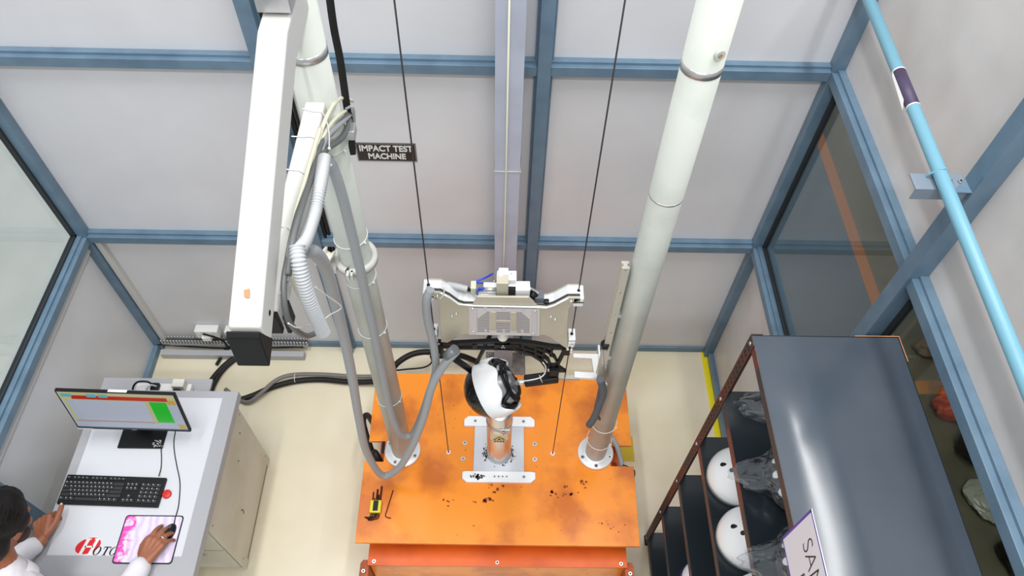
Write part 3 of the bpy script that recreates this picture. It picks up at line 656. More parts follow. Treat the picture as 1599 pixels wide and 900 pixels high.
for (x0, x1, y0, r, m) in ((470, 552, 214, .0065, chrome), (470, 552, 230, .006, alu)):
    a_, b_ = C4(x0, y0, -.935), C4(x1, y0, -.935); MB().cyl(a_, b_, r, 16).build('cylinder', m, t)
for (x, y, r, m) in ((578, 112, .012, alu), (648, 128, .008, steel), (645, 140, .006, black), (541, 168, .006, steel), (660, 172, .005, black), (690, 182, .007, black), (700, 218, .006, steel), (745, 214, .007, alu)):
    q = C4(x, y, -.90); m_ = MB(); m_.cyl(q + Vector((0, 0, -.012)), q + Vector((0, 0, .006)), r, 18); m_.ball(q + Vector((0, 0, .006)), r * .9); m_.build('knob', m, t)
m_ = MB(); a_, b_ = C4(722, 205, -.925), C4(768, 200, -.925); m_.cyl(a_, b_, .013, 18); m_.build('fitting', alu, t)
m_ = MB(); m_.sweep(smooth_path([C4(765, 205, -.925), C4(800, 222, -.925), C4(820, 240, -.925)]), .0045, 10); m_.build('fitting_pipe', steel, t)
m_ = MB(); a_, b_ = C4(768, 238, -.928), C4(805, 262, -.928); m_.cyl(a_, b_, .014, 18); m_.build('motor', black, t)
m_ = MB(); q = C4(824, 262, -.925); m_.box(q.x - .016, q.x + .018, -.942, -.905, q.z - .018, q.z + .016, .003); m_.build('connector', grey_d, t)
m_ = MB(); q = C4(875, 290, -.935); m_.ball(q, .011, (1.6, 1, .6)); m_.build('terminal', black, t)
c = MB(); c.sweep(smooth_path([C4(530, 112, -.87), C4(480, 140, -.87), C4(425, 162, -.88), C4(430, 172, -.885), C4(480, 172, -.89), C4(545, 172, -.90)]), .0036, 10)
c.build('blue_air_tube', blue_c, t)
for d_ in (0, 10): hose('blue_air_tube', [C4(470, 205 + d_, -.935), C4(445, 208 + d_, -.935), C4(430, 225 + d_, -.93), C4(432, 245 + d_, -.925)], .0035, blue_c, t)
c = hose('corrugated_conduit', [C4(215, 185, -.91), C4(250, 186, -.905), C4(300, 195, -.905), C4(368, 212, -.91)], .012, grey_h2, corr=.006, seg=14); tag(c, 'short pale corrugated conduit lying along carriage top', 'conduit')
m_ = MB(); m_.cyl(C4(362, 208, -.91), C4(388, 222, -.912), .010, 14, .005); m_.build('plug_end', black, t)
m_ = MB(); m_.box(*[f(C4(390, 208, -.91).x, C4(425, 208, -.91).x) for f in (min, max)], -.93, -.895, C4(400, 250, -.93).z, C4(400, 208, -.93).z, .002); m_.build('pale_block', mat('pale_green_block', (190, 194, 172), .5), t)

m_ = MB(); m_.sweep(smooth_path([C4(205, 172, -.95), C4(218, 200, -.968), C4(215, 245, -.972), C4(190, 275, -.97)]), .0025, 8); o = m_.build('white_cable_tie', white_m); tag(o, 'white cable tie looped over left end of carriage', 'cable tie')
m_ = MB(); q = C4(594, 512, -.935); m_.lathe([(0, -.012), (.019, -.012), (.021, -.004), (.021, .004), (.012, .010), (.012, .03), (0, .03)], Matrix.Translation(q), 28); o = m_.build('spacer_disc', mat('off_white_disc', (226, 224, 214), .4), None); adopt(o, bpy.data.objects['drop_carriage'])

# ---------------------------------------------------------------- black support fork below carriage
t = thing('support_fork', 'black curved fork frame with cut-outs hanging under carriage', 'fork frame', (0, YC, 1.5))
# polygon band with holes made of strips: outer arc, inner arc, ribs
def strip(mb, a, b, yy, th=.016):
    """a, b: equal-length lists of crop points for upper and lower edges"""
    for i in range(len(a) - 1): mb.prism([C4(*a[i], yy), C4(*a[i + 1], yy), C4(*b[i + 1], yy), C4(*b[i], yy)], (0, th, 0))
m_ = MB(); Y0 = -.938
U = [(180, 560), (270, 560), (380, 555), (480, 550), (590, 545), (700, 550), (800, 562), (900, 580), (1000, 590)]
Lo = [(180, 575), (270, 575), (380, 570), (480, 566), (590, 568), (700, 570), (800, 580), (900, 594), (985, 604)]
strip(m_, U, Lo, Y0)
U2 = [(200, 575), (300, 590), (400, 592), (500, 594), (590, 590), (660, 592), (730, 610), (790, 632), (840, 662), (872, 700), (880, 740)]
L2 = [(200, 590), (300, 600), (400, 600), (500, 602), (590, 602), (660, 606), (725, 622), (782, 645), (830, 676), (858, 712), (866, 745)]
strip(m_, U2, L2, Y0)
U3 = [(640, 575), (720, 588), (790, 606), (850, 634), (890, 668), (905, 705), (905, 740)]
L3 = [(640, 581), (716, 595), (784, 614), (841, 643), (878, 675), (893, 708), (893, 740)]
strip(m_, U3, L3, Y0)
U4 = [(760, 575), (830, 592), (890, 618), (930, 650), (945, 680)]
L4 = [(756, 582), (825, 600), (882, 627), (920, 656), (935, 684)]
strip(m_, U4, L4, Y0)
strip(m_, [(985, 590), (965, 640), (945, 680), (930, 715), (945, 745)], [(1003, 598), (982, 645), (960, 688), (952, 712), (1000, 745)], Y0)
for q in ([(262, 562), (300, 592), (312, 592), (280, 562)], [(400, 560), (400, 598), (430, 598), (430, 558)], [(540, 552), (540, 600), (640, 600), (640, 552)], [(700, 560), (730, 612), (742, 615), (716, 560)], [(790, 575), (798, 640), (812, 645), (806, 575)], [(852, 590), (842, 665), (856, 675), (868, 590)], [(905, 590), (890, 640), (902, 650), (920, 592)], [(870, 705), (945, 700), (948, 720), (872, 722)], [(640, 560), (600, 600), (655, 606), (720, 565)]):
    m_.prism([C4(x, y, Y0) for x, y in q], (0, .0155, 0))
m_.build('fork_plate', black, t)
m_ = MB(); 
for (dx, dy) in ((0, -6), (-7, 5), (7, 5)): m_.prism([C4(595 + dx + a, 580 + dy + b, Y0) for a, b in ((0, -5), (5, 4), (-5, 4))], (0, -.0006, 0))
m_.build('fork_emblem', alu, t)
m_ = MB(); q = C4(185, 590, -.935); m_.box(q.x - .010, q.x + .016, -.952, -.915, q.z - .055, q.z + .040, .003); m_.build('left_bracket', black, t)
m_ = MB(); q = C4(1003, 600, -.935); m_.box(q.x - .016, q.x + .012, -.952, -.915, q.z - .018, q.z + .026, .003); m_.build('right_bracket', black, t)
for (x, y) in ((182, 560), (184, 625), (1005, 578), (1008, 592)):
    q = C4(x, y, -.953); m_ = MB(); m_.cyl(q, q + Vector((0, -.005, 0)), .006, 14); m_.build('bracket_bolt', [chrome, black], t)
# clamp of the helmet arm
a_, b_ = C4(732, 800, -.955), C4(946, 772, -.935)
m_ = MB(); X = (b_ - a_).normalized(); M = basis((a_ + b_) / 2, X, (0, 1, 0)); L_ = (b_ - a_).length / 2; m_.box(-L_, L_, -.022, .022, -.019, .019, .006, M=M); m_.build('clamp_sleeve', black, t)
m_ = MB(); c_ = C4(655, 818, -.96); m_.cyl(c_, a_ + X * .02, .0125, 20); m_.build('shaft', chrome, t)
m_ = MB(); q = C4(920, 738, -.945); m_.box(q.x - .018, q.x + .020, -.958, -.925, q.z - .018, q.z + .018, .003); m_.build('clamp_head', black, t)
m_ = MB(); m_.sweep(smooth_path([C4(850, 680, -.955), C4(868, 710, -.957), C4(862, 750, -.96), C4(830, 778, -.975), C4(760, 795, -.982), C4(690, 802, -.975)]), .0028, 8); m_.sweep([C4(828, 762, -.972), C4(832, 775, -.984), C4(846, 808, -.984)], .0024, 6); m_.build('white_cable', white_m, t)
# left struts
m_ = MB(); m_.cyl(C4(262, 640, -.94), C4(410, 745, -.90), .014, 14); m_.build('diagonal_strut', black, t)
m_ = MB(); m_.cyl(C4(515, 500, -.90), C4(425, 690, -.89), .0085, 12); m_.build('rear_strut', black, t)
# grey cable clamp
t2 = thing('hose_clamp', 'grey metal hose clamp under left end of carriage', 'clamp', tuple(C4(280, 610, -1.0)))
m_ = MB(); m_.cyl(C4(235, 640, -1.005), C4(290, 595, -1.0), .020, 20); m_.build('sleeve', mat('clamp_grey', (128, 132, 136), .4, .3), t2)
m_ = MB(); q = C4(290, 612, -.975); m_.ball(q, .019, (1, 1, .9)); m_.cyl(q, q + Vector((.002, .03, -.01)), .010, 12); m_.build('knuckle', mat('clamp_grey', (128, 132, 136), .4, .3), t2)
# side rail and C bracket on right column
t = thing('side_rail', 'long aluminium profile rail fixed beside the right column', 'rail', (.41, -.93, 1.45))
zt, zb = at(978, 412, 1, -.93).z, at(942, 585, 1, -.93).z
xr = .5 * (at(981, 414, 1, -.93).x + at(944, 560, 1, -.93).x) - .008
m_ = MB(); prof = [(-.013, -.016), (.013, -.016), (.013, -.008), (.007, -.004), (.007, .004), (.013, .008), (.013, .016), (-.013, .016), (-.013, .008), (-.007, .004), (-.007, -.004), (-.013, -.008)]
m_.prism([(xr + x, -.935 + y, zb) for x, y in prof], (0, 0, zt - zb)); m_.build('profile', mat('raw_aluminium', (196, 194, 182), .4, .35), t)
for z in (zb + .15, zb + .45): MB().box(xr + .013, .445, -.945, -.925, z, z + .02).build('stand_off', steel, t)
m_ = MB()
for z in np.arange(zb + .1, zt, .13): bolt_mb(m_, (xr, -.951, float(z)), (0, -1, 0), .004, .002)
m_.build('rail_screws', [steel, black], t)
q = at(945, 540, 1, -.945)
m_ = MB(); m_.box(q.x - .014, q.x + .012, -.96, -.93, q.z - .01, q.z + .02, .004); m_.cyl((q.x - .018, -.945, q.z + .012), (q.x + .014, -.945, q.z + .012), .009, 12); m_.build('black_knob', black, t)
m_ = MB(); m_.cyl(at(940, 545, 1, -.955), at(944, 592, 1, -.955), .0035, 10); m_.build('rod', chrome, t)
t = thing('catch_bracket', 'silver C-shaped catch bracket between carriage and right column', 'bracket', (.36, -.94, 1.33))
Z0 = 1.335
Cpx = [(895, 552), (936, 553), (941, 592), (897, 589), (897, 580), (927, 582), (924, 560), (895, 558)]
zc0 = 1.30
m_ = MB(); m_.prism([at(u, v, 2, zc0 + .0) for u, v in Cpx], (0, 0, -.016), .001); m_.build('c_plate', mat('bracket_aluminium', (226, 226, 226), .35, .3), t)
q = at(938, 592, 2, zc0)
m_ = MB(); m_.box(q.x - .003, q.x + .005, q.y, q.y + .16, zc0 - .03, zc0 + .012, .001); m_.build('end_plate', alu, t)
q2 = at(898, 590, 2, zc0); q3 = C4(945, 765, -.955)
m_ = MB(); m_.box(q3.x - .005, q2.x + .02, q2.y - .0, q2.y + .018, zc0 - .026, zc0 - .008, .001); m_.build('link_bar', mat('link_tan', (176, 170, 160), .4, .4), t)
q = at(947, 572, 2, zc0); m_ = MB(); m_.box(q.x - .01, q.x + .03, -.96, -.93, zc0 - .02, zc0, .002); m_.ball((q.x, -.945, zc0 + .002), .008, (1, 1, .6)); m_.build('mount', alu, t)
# grey foam/cable on right column near base
c = hose('grey_cable_sleeve', AY([(937, 592, -.985), (942, 612, -.985), (936, 632, -.985), (928, 652, -.99), (920, 664, -.99)]), .016, grey_d, seg=14); tag(c, 'dark grey foam sleeve tied to right column low down', 'sleeve')
m_ = MB(); m_.sweep(smooth_path(AY([(938, 600, -.985), (934, 620, -.985), (930, 640, -.985), (936, 655, -.985)])), .007, 10); o = m_.build('grey_cable', mat('slate_cable', (78, 84, 92), .6)); tag(o, 'thin slate cable behind foam sleeve on right column', 'cable')
c = hose('grey_hose', [(.575, -.86, ZP + .05), (.60, -.89, ZP + .02), (.62, -.93, ZP - .03), (.632, -.965, ZP - .06)], .013, grey_h); tag(c, 'short grey hose poking from notch behind right column flange', 'hose')
c = hose('black_wire', [(.630, -.96, ZP - .055), (.655, -.985, ZP - .02), (.69, -1.0, ZP - .04), (.70, -1.01, ZP - .15)], .003, rubber); tag(c, 'thin black wire dangling off table right edge notch', 'wire')

# ---------------------------------------------------------------- the helmet under test
HC = at(772, 606, 1, -.965)
t = thing('test_helmet', 'white and black open helmet held sideways above the anvil', 'helmet', tuple(HC))
# local frame: z = crown direction (to the left, slightly toward viewer and down)
crown = Vector((-1, -.22, -.46)).normalized()
Mh = basis(HC, Vector((0, 1, 0)) - crown * crown.y, crown.cross(Vector((0, 1, 0))) * -1)
zc_ = Mh.to_3x3() @ Vector((0, 0, 1))
if zc_.dot(crown) < 0: Mh = Mh @ Matrix.Scale(-1, 4, (0, 0, 1)) @ Matrix.Scale(-1, 4, (1, 0, 0))
RH = .128
def dome(z_a, z_b, rr, n=10): # profile of an ellipsoid cap between heights
    out = []
    for i in range(n + 1):
        z = z_a + (z_b - z_a) * i / n; out.append((rr * math.sqrt(max(0, 1 - (z / (rr * 1.0)) ** 2)) if z > 0 else rr * (1 - .12 * (z / .05) ** 2), z))
    return out
crown_p = [(RH * math.cos(a), RH * 1.02 * math.sin(a)) for a in [math.radians(d) for d in range(17, 90, 5)]] + [(0, RH * 1.02)]
MB().lathe(crown_p, Mh, 64).build('crown_shell', black_g, t)
def wavy(co):
    a = math.atan2(co.y, co.x); k = max(0, min(1, (-.005 - co.z) / .04))
    return Vector((co.x, co.y, co.z + k * .016 * (math.sin(a * 3 + 1.0) + .5 * math.sin(a * 7))))
rim_p = [(RH * 1.005 * math.cos(a), RH * 1.03 * math.sin(a)) for a in [math.radians(d) for d in range(20, -1, -5)]] + [(RH * .995, -.02), (RH * .965, -.045), (RH * .93, -.05), (RH * .90, -.04), (RH * .90, 0), (RH * .88, .03)]
MB().lathe(rim_p, Mh, 72, jit=wavy).build('white_shell', helm_w, t)
lin_p = [(RH * .86, .02), (RH * .83, -.03), (RH * .78, -.045), (RH * .70, -.062), (RH * .60, -.074), (RH * .48, -.076), (0, -.06)]
MB().lathe(lin_p, Mh, 48, jit=lambda c: Vector((c.x * .82, c.y, c.z + .006 * math.sin(5 * math.atan2(c.y, c.x))))).build('liner', mat('silver_liner', (196, 198, 200), .3, .4, rgb2=(140, 142, 146), scale=12), t)
for k_, (rr, z0, th0, dz) in enumerate(((.66, -.072, 0, .0), (.84, -.044, .6, .012), (.56, -.080, 1.5, .006))):
    m_ = MB(); m_.sweep([Mh @ Vector((RH * rr * math.cos(a) * .9, RH * rr * math.sin(a), z0 + dz * math.sin(2 * a + th0))) for a in [2 * math.pi * i / 40 for i in range(40)]], .0055, 8, closed=True, sx=1.8); m_.build('strap', black, t)
for a in (.3, 1.4, 2.6, 3.9, 5.2):
    m_ = MB(); m_.sweep([Mh @ Vector((RH * r * math.cos(a + j), RH * r * math.sin(a + j), z)) for r, z, j in ((.86, -.03, 0), (.80, -.054, .1), (.62, -.080, .25))], .006, 8, sx=1.8); m_.build('harness_strap', black, t)
m_ = MB(); m_.cyl(Mh @ Vector((0, 0, -.05)), Mh @ Vector((0, 0, -.088)), .030, 24); m_.build('head_form_neck', mat('dull_metal', (130, 130, 132), .35, .6), t)

# ---------------------------------------------------------------- floor and side cables
def fl(lst): return [at(u, v, 2, z) for u, v, z in lst]
c = hose('floor_cable', fl([(612, 592, .10), (585, 596, .05), (550, 597, .03), (500, 593, .02), (460, 596, .02), (425, 605, .02), (395, 618, .02), (372, 624, .02), (350, 618, .02)]), .017, rubber, k=10); tag(c, 'thick black cable on floor from desk to machine', 'cable')
c = hose('floor_cable', fl([(612, 584, .10), (585, 588, .06), (550, 588, .05), (500, 585, .05), (455, 586, .05), (430, 595, .055), (408, 614, .05), (388, 628, .03), (370, 622, .02), (352, 608, .02)]), .012, mat('grey_brown_cable', (112, 108, 106), .5), k=10); tag(c, 'grey cable crossing over the thick black floor cable', 'cable')
m_ = MB(); q = fl([(462, 591, .03)])[0]; m_.sweep([(q.x, q.y + .028 * math.cos(a), .030 + .038 * math.sin(a)) for a in [2 * math.pi * i / 16 for i in range(16)]], .002, 6, closed=True); o = m_.build('cable_tie', white_m); tag(o, 'white tie binding the two floor cables together', 'cable tie')
for i, (du, r) in enumerate(((0, .017), (5, .013))):
    c = hose('floor_cable', fl([(415 + du, 530, .05), (390 + du, 545, .03), (362 + du, 562, .02), (342 + du, 580, .02), (327 + du * 1.5, 600, .02), (322 + du * 1.5, 615, .02), (320 + du, 635, .02)]), r, rubber); tag(c, ('black cable behind desk curving toward the white arm, outer one', 'slimmer black cable behind desk lying against the outer one')[i], 'cable')
c = hose('floor_cable', fl([(362, 535, .03), (352, 547, .02), (344, 560, .02), (338, 570, .02)]), .010, rubber); tag(c, 'short black cable emerging from grey trunking behind desk', 'cable')
c = hose('thin_cable', fl([(275, 612, .10), (288, 602, .06), (304, 597, .04), (320, 602, .02), (332, 612, .02)]), .006, rubber); tag(c, 'thin dark cable loop on floor behind the desk', 'cable')
c = hose('floor_cable', [at(u, v, 2, z) for u, v, z in ((608, 585, .15), (620, 568, .20), (640, 555, .22), (662, 550, .22), (690, 552, .2), (720, 556, .15), (742, 564, .05))], .018, rubber, k=8); tag(c, 'thick black cable arching behind the orange table', 'cable')
c = hose('thin_cable', [at(u, v, 2, z) for u, v, z in ((672, 556, .2), (674, 566, .15), (662, 574, .12), (635, 577, .10), (605, 580, .1))], .005, rubber); tag(c, 'thin black cable below the arching cable behind table', 'cable')
c = hose('side_cable', [(-.72, -.60, .12), (-.73, -.63, .30), (-.725, -.72, .42), (-.70, -.80, .42), (-.67, -.87, .38), (-.66, -.90, .30)], .016, rubber); tag(c, 'black cable hugging left edge of the orange table', 'cable')
c = hose('side_cable', [(-.655, -.885, .385), (-.645, -.90, .42), (-.63, -.925, .455), (-.61, -.955, .42), (-.60, -.975, .385)], .018, rubber); tag(c, 'black cable coiled in the notch beside left flange', 'cable')
c = hose('side_cable', [(-.60, -.87, .40), (-.595, -.90, .47), (-.585, -.94, .52), (-.58, -.90, .56)], .006, rubber); tag(c, 'thin black cable rising by the left flange', 'cable')

# ---------------------------------------------------------------- desk
ZD = .745
DX0, DX1, DY0, DY1 = -1.985, -1.293, -1.66, -.725
t = thing('desk', 'white topped computer desk with grey edge and beige cabinet', 'desk', (-1.6, -1.2, 0))
m_ = MB(); m_.box(DX0, DX1, DY0, DY1, ZD - .055, ZD - .001, .003); m_.build('desk_edge', desk_g, t)
m_ = MB(); q = at(343, 618, 2, ZD); m_.box(DX0 + .045, DX1 - .07, -1.527, DY1 - .04, ZD - .001, ZD, 0); m_.build('desk_top', desk_w, t)
m_ = MB(); m_.box(-2.08, DX0 + .2, DY1 - .05, DY1 + .012, ZD - .12, ZD - .056, .002); m_.build('rear_rail', desk_g, t)
cx1 = -1.312
m_ = MB(); m_.box(cx1 - .30, cx1, -1.372, -.775, .03, ZD - .055, .002); cb = m_.build('cabinet_box', cab_m, t)
m_ = MB(); m_.box(cx1 - .295, cx1 - .003, -1.368, -.78, 0, .03); m_.build('plinth', mat('plinth_brown', (150, 140, 116), .6), cb)
m_ = MB(); m_.box(cx1 - .012, cx1 + .0022, -1.380, -1.330, .008, ZD - .056, .001); m_.build('corner_strip', cab_m, cb); m_ = MB(); m_.box(cx1 - .012, cx1 + .0022, -.815, -.770, .008, ZD - .056, .001); m_.build('corner_strip', cab_m, cb)
m_ = MB(); m_.box(cx1 - .290, cx1 - .016, -1.386, -1.372, .06, .34, .002); dr_ = m_.build('drawer', cab_m, cb)
m_ = MB(); q = at(320, 868, 1, -1.39); m_.cyl((q.x, -1.386, q.z), (q.x, -1.390, q.z), .012, 20); m_.build('lock', steel, dr_)
m_ = MB(); m_.box(cx1 - .290, cx1 - .016, -1.386, -1.372, .355, .66, .002); m_.build('drawer', cab_m, cb)
m_ = MB(); 
for (y, z) in ((-1.352, .62), (-1.352, .10), (-.79, .62), (-.79, .10), (-.86, .55), (-.98, .48)): m_.cyl((cx1 - .004, y, z), (cx1 + .0035, y, z), .004, 10)
m_.build('rivets', mat('rivet_dark', (70, 66, 58), .5), cb)
m_ = MB(); m_.sweep([(cx1 + .001, -1.165 + .012 * math.sin(a), .26 + .022 * math.cos(a)) for a in [i * math.pi / 8 for i in range(9)]], .0022, 6); m_.build('cable_hole', mat('rivet_dark', (70, 66, 58), .5), cb)
m_ = MB(); m_.box(DX0 + .02, DX0 + .05, -1.50, -.80, 0, ZD - .055, .002); m_.build('side_panel', cab_m, t)
# logo on the desk: red ellipse, italic serif H and OTO
lg = basis(at(139, 853, 2, ZD), (1, .02, 0), (0, 1, 0))
c0 = at(139, 853, 2, ZD); ex = .050; ey = .036
m_ = MB(); m_.prism([(c0.x - .004 + ex * math.cos(a) + .012 * math.sin(a), max(c0.y + ey * math.sin(a), -1.5265), ZD) for a in [2 * math.pi * i / 40 for i in range(40)]], (0, 0, .0006)); lo = m_.build('logo_oval', mat('logo_red', (206, 24, 40), .4), t)
def serif_H(mb, x, y, h, z, sh=.25):
    def q(a, b): return (x + a * h + sh * b * h, y + b * h, z)
    for s0 in (.0, .55):
        mb.prism([q(s0 + .08, 0), q(s0 + .27, 0), q(s0 + .27, 1), q(s0 + .08, 1)], (0, 0, .0008))
        for b in (0, .93): mb.prism([q(s0, b), q(s0 + .35, b), q(s0 + .35, b + .07), q(s0, b + .07)], (0, 0, .0009))
    mb.prism([q(.2, .46), q(.7, .46), q(.7, .56), q(.2, .56)], (0, 0, .0008))
m_ = MB(); serif_H(m_, c0.x - .040, -1.5262, .072, ZD + .0006); m_.build('logo_letter', white_m, lo)
def serif_O(mb, x, y, h, z, sh=.25):
    n = 28
    for i in range(n):
        a, b = 2 * math.pi * i / n, 2 * math.pi * (i + 1) / n
        def P(a, rx, ry): return (x + h * (.42 + rx * math.cos(a)) + sh * h * (.5 + ry * math.sin(a)), y + h * (.5 + ry * math.sin(a)), z)
        mb.prism([P(a, .42, .5), P(b, .42, .5), P(b, .24, .44), P(a, .24, .44)], (0, 0, .0006))
def serif_T(mb, x, y, h, z, sh=.25):
    def q(a, b): return (x + a * h + sh * b * h, y + b * h, z)
    mb.prism([q(.3, 0), q(.5, 0), q(.5, 1), q(.3, 1)], (0, 0, .0006)); mb.prism([q(0, .9), q(.8, .9), q(.8, 1), q(0, 1)], (0, 0, .0006))
    mb.prism([q(.2, 0), q(.6, 0), q(.6, .06), q(.2, .06)], (0, 0, .0007)); mb.prism([q(0, .72), q(.06, .72), q(.06, .95), q(0, .95)], (0, 0, .0007)); mb.prism([q(.74, .72), q(.8, .72), q(.8, .95), q(.74, .95)], (0, 0, .0007))
m_ = MB(); h = .037; y0 = -1.5255; serif_O(m_, c0.x + .022, y0, h, ZD + .0008); serif_T(m_, c0.x + .060, y0, h, ZD + .0002); serif_O(m_, c0.x + .092, y0, h, ZD + .0002); m_.build('logo_letter', black, t)

# monitor
t = thing('monitor', 'wide black-framed monitor showing test software on desk', 'monitor', (-1.68, -.95, ZD))
TL, TR, BR_, BL = Vector((-1.92, -.96, 1.177)), Vector((-1.412, -.96, 1.150)), Vector((-1.419, -1.0, .862)), Vector((-1.907, -1.0, .882))
ux = (TR - TL); uz = (TL - BL)
org = (TL + TR + BL + BR_) / 4; ux = ((TR - TL) + (BR_ - BL)).normalized(); uy = ((TL - BL) + (TR - BR_)); uy = (uy - ux * uy.dot(ux)).normalized()
Wm, Hm = .253, .147
Mm = basis(org, ux, uy)
m_ = MB(); m_.box(-Wm, Wm, -Hm, Hm, -.016, 0, .003, M=Mm); m_.build('bezel', black, t)
m_ = MB(); m_.box(-Wm * .6, Wm * .75, -Hm * .7, Hm * .6, -.045, -.016, .012, M=Mm); m_.build('rear_shell', black, t)
def scr(name, m, x0, y0, x1, y1, lev, par):
    return MB().box(-Wm + .008 + x0 * (2 * Wm - .016), -Wm + .008 + x1 * (2 * Wm - .016), -Hm + .014 + y0 * (2 * Hm - .020), -Hm + .014 + y1 * (2 * Hm - .020), lev, lev + .0003, M=Mm).build(name, m, par)
def em(n, c, e=.55): return mat('screen_' + n, c, .25, emit=e)
sc = scr('screen', em('grey', (176, 186, 200)), 0, 0, 1, 1, .0002, t)
scr('screen_toolbar', em('tan', (196, 190, 140)), 0, .80, 1, 1, .0006, sc)
scr('screen_red_bar', em('red', (190, 34, 10)), .10, .82, .93, .92, .0010, sc)
for (a, b) in ((.02, .11), (.24, .32), (.34, .42)): scr('screen_button', em('teal', (90, 180, 190)), a, .88, b, .96, .0014, sc)
scr('screen_panel', em('panel', (182, 188, 204)), .10, .24, .72, .78, .0006, sc)
scr('screen_green_block', em('green', (16, 190, 30)), .76, .22, .91, .80, .0012, sc)
scr('screen_line', em('line', (190, 90, 70)), .02, .20, .76, .215, .0010, sc)
scr('screen_side', em('olive', (190, 188, 130)), .02, .2, .045, .8, .0010, sc)
scr('screen_side', em('olive', (190, 188, 130)), .725, .2, .755, .8, .0010, sc)
scr('screen_icon', em('ochre', (196, 164, 70)), .93, .04, .99, .17, .0010, sc)
scr('screen_icon', em('ochre', (196, 164, 70)), .92, .74, .99, .86, .0010, sc)
scr('screen_taskbar', em('taskbar', (60, 78, 104)), 0, 0, 1, .03, .0010, sc)
text_obj('screen_brand', 'Lenovo', .008, alu, Mm @ Matrix.Translation((0, -Hm + .006, .0006)), t, ext=.0002)
m_ = MB(); m_.box(-1.790, -1.580, -1.035, -.87, ZD + .0005, ZD + .010, .003); m_.build('stand_foot', black, t)
m_ = MB(); m_.box(-1.725, -1.645, -.945, -.915, ZD + .010, 1.02, .004); m_.build('stand_neck', black, t)
m_ = MB(); m_.box(-Wm - .001, -Wm + .07, -Hm - .0012, -Hm + .005, -.016, .002, M=Mm); m_.build('white_sticker', white_m, t)
m_ = MB(); m_.box(-.03, .05, Hm - .004, Hm + .002, -.015, -.002, M=Mm); m_.build('top_sticker', white_m, t)
m_ = MB(); rnd = random.Random(9)
for i in range(26):
    x, y = -1.632 + rnd.uniform(0, .055), -1.03 + rnd.uniform(0, .035); m_.box(x, x + .007, y, y + .004, ZD + .0102, ZD + .0106)
m_.build('stand_sticker', mat('silver_print', (190, 190, 186), .4), t)

# keyboard
k0, k1, k2 = Vector((-1.969, -1.169, ZD)), Vector((-1.521, -1.180, ZD)), Vector((-1.966, -1.310, ZD))
kc = Vector((-1.7435, -1.2435, ZD)); Mk = basis(kc, k1 - k0, (0, 1, 0))
t = thing('keyboard', 'black full-size computer keyboard on white desk', 'keyboard', tuple(kc))
MB().box(-.226, .226, -.068, .068, .0005, .018, .004, M=Mk).build('keyboard_body', black, t)
kk = mat('key_black', (40, 41, 44), .45); lg_ = mat('key_legend', (190, 190, 190), .5)
ks = MB(); le = MB()
rows = [(.052, 15), (.028, 15), (.010, 15), (-.008, 15), (-.026, 15), (-.045, 15)]
def key(x, y, w_, h_): 
    ks.box(x, x + w_ - .0022, y - h_ / 2 + .001, y + h_ / 2 - .001, .018, .0235, .0012, M=Mk)
    if w_ < .03: le.box(x + .004, x + .008, y + .001, y + h_ / 2 - .003, .0235, .0238, M=Mk)
for r, (y, n) in enumerate(rows):
    x = -.218
    if r == 0:
        for g in (1, 4, 4, 4):
            for i in range(g): key(x, y, .0172, .013); x += .0182
            x += .0095
    elif r == 5:
        for w_ in (.022, .020, .020, .108, .020, .020, .022, .022): key(x, y, w_, .0172); x += w_ + .0008
    else:
        first = (.0182, .026, .030, .038)[r - 1]; last = (.036, .030, .040, .052)[r - 1]; tot = .268
        key(x, y, first, .0172); x += first; n_ = int((tot - first - last) / .0182)
        for i in range(n_): key(x, y, .0182, .0172); x += .0182
        key(x, y, .050 + tot - .268 + (-.218 + tot - x - .050), .0172)
    if r in (1, 2): 
        for i in range(3): key(.060 + i * .0182, y, .0182, .0172)
    if r == 4: key(.060 + .0182, y, .0182, .0172)
    if r == 5:
        for i in range(3): key(.060 + i * .0182, y, .0182, .0172)
    if r > 0:
        for i in range(4): key(.128 + i * .0225, y, .0222, .0172)
ks.build('keys', kk, t); le.build('key_legends', lg_, t)
c = hose('keyboard_cable', [(-1.556, -1.172, ZD + .012), (-1.560, -1.13, ZD + .004), (-1.572, -1.08, ZD + .003), (-1.585, -1.035, ZD + .006), (-1.588, -1.00, ZD + .014), (-1.59, -.93, ZD + .014), (-1.59, -.80, ZD + .003)], .0022, rubber); tag(c, 'thin black cable running from keyboard to monitor foot', 'cable')
# mouse pad, mouse, red knob
pc = [at(u, v, 2, ZD) for u, v in ((197, 805), (286, 806), (270, 882), (175, 880))]
t = thing('mouse_pad', 'pink and white printed mouse pad with black stitched edge', 'mouse pad', tuple(sum(pc, Vector()) / 4))
x0, x1, y0, y1 = -1.652, -1.396, -1.56, -1.35
def rrect(x0, x1, y0, y1, r, z): return [(cx_ + r * math.cos(a), cy_ + r * math.sin(a), z) for cx_, cy_, a0 in ((x1 - r, y1 - r, 0), (x0 + r, y1 - r, 90), (x0 + r, y0 + r, 180), (x1 - r, y0 + r, 270)) for a in [math.radians(a0 + k * 15) for k in range(7)]]
MB().prism(rrect(x0, x1, y0, y1, .014, ZD + .0006), (0, 0, .0024)).build('edge', black, t)
padm = bpy.data.materials.new('mouse_pad_art'); padm.use_nodes = True; nt = padm.node_tree; N, L = nt.nodes, nt.links
tc = N.new('ShaderNodeTexCoord'); wv = N.new('ShaderNodeTexWave'); wv.inputs['Scale'].default_value = 9; wv.inputs['Distortion'].default_value = 9; wv.inputs['Detail'].default_value = 3; L.new(tc.outputs['Object'], wv.inputs[0])
gr = N.new('ShaderNodeSeparateXYZ'); L.new(tc.outputs['Object'], gr.inputs[0])
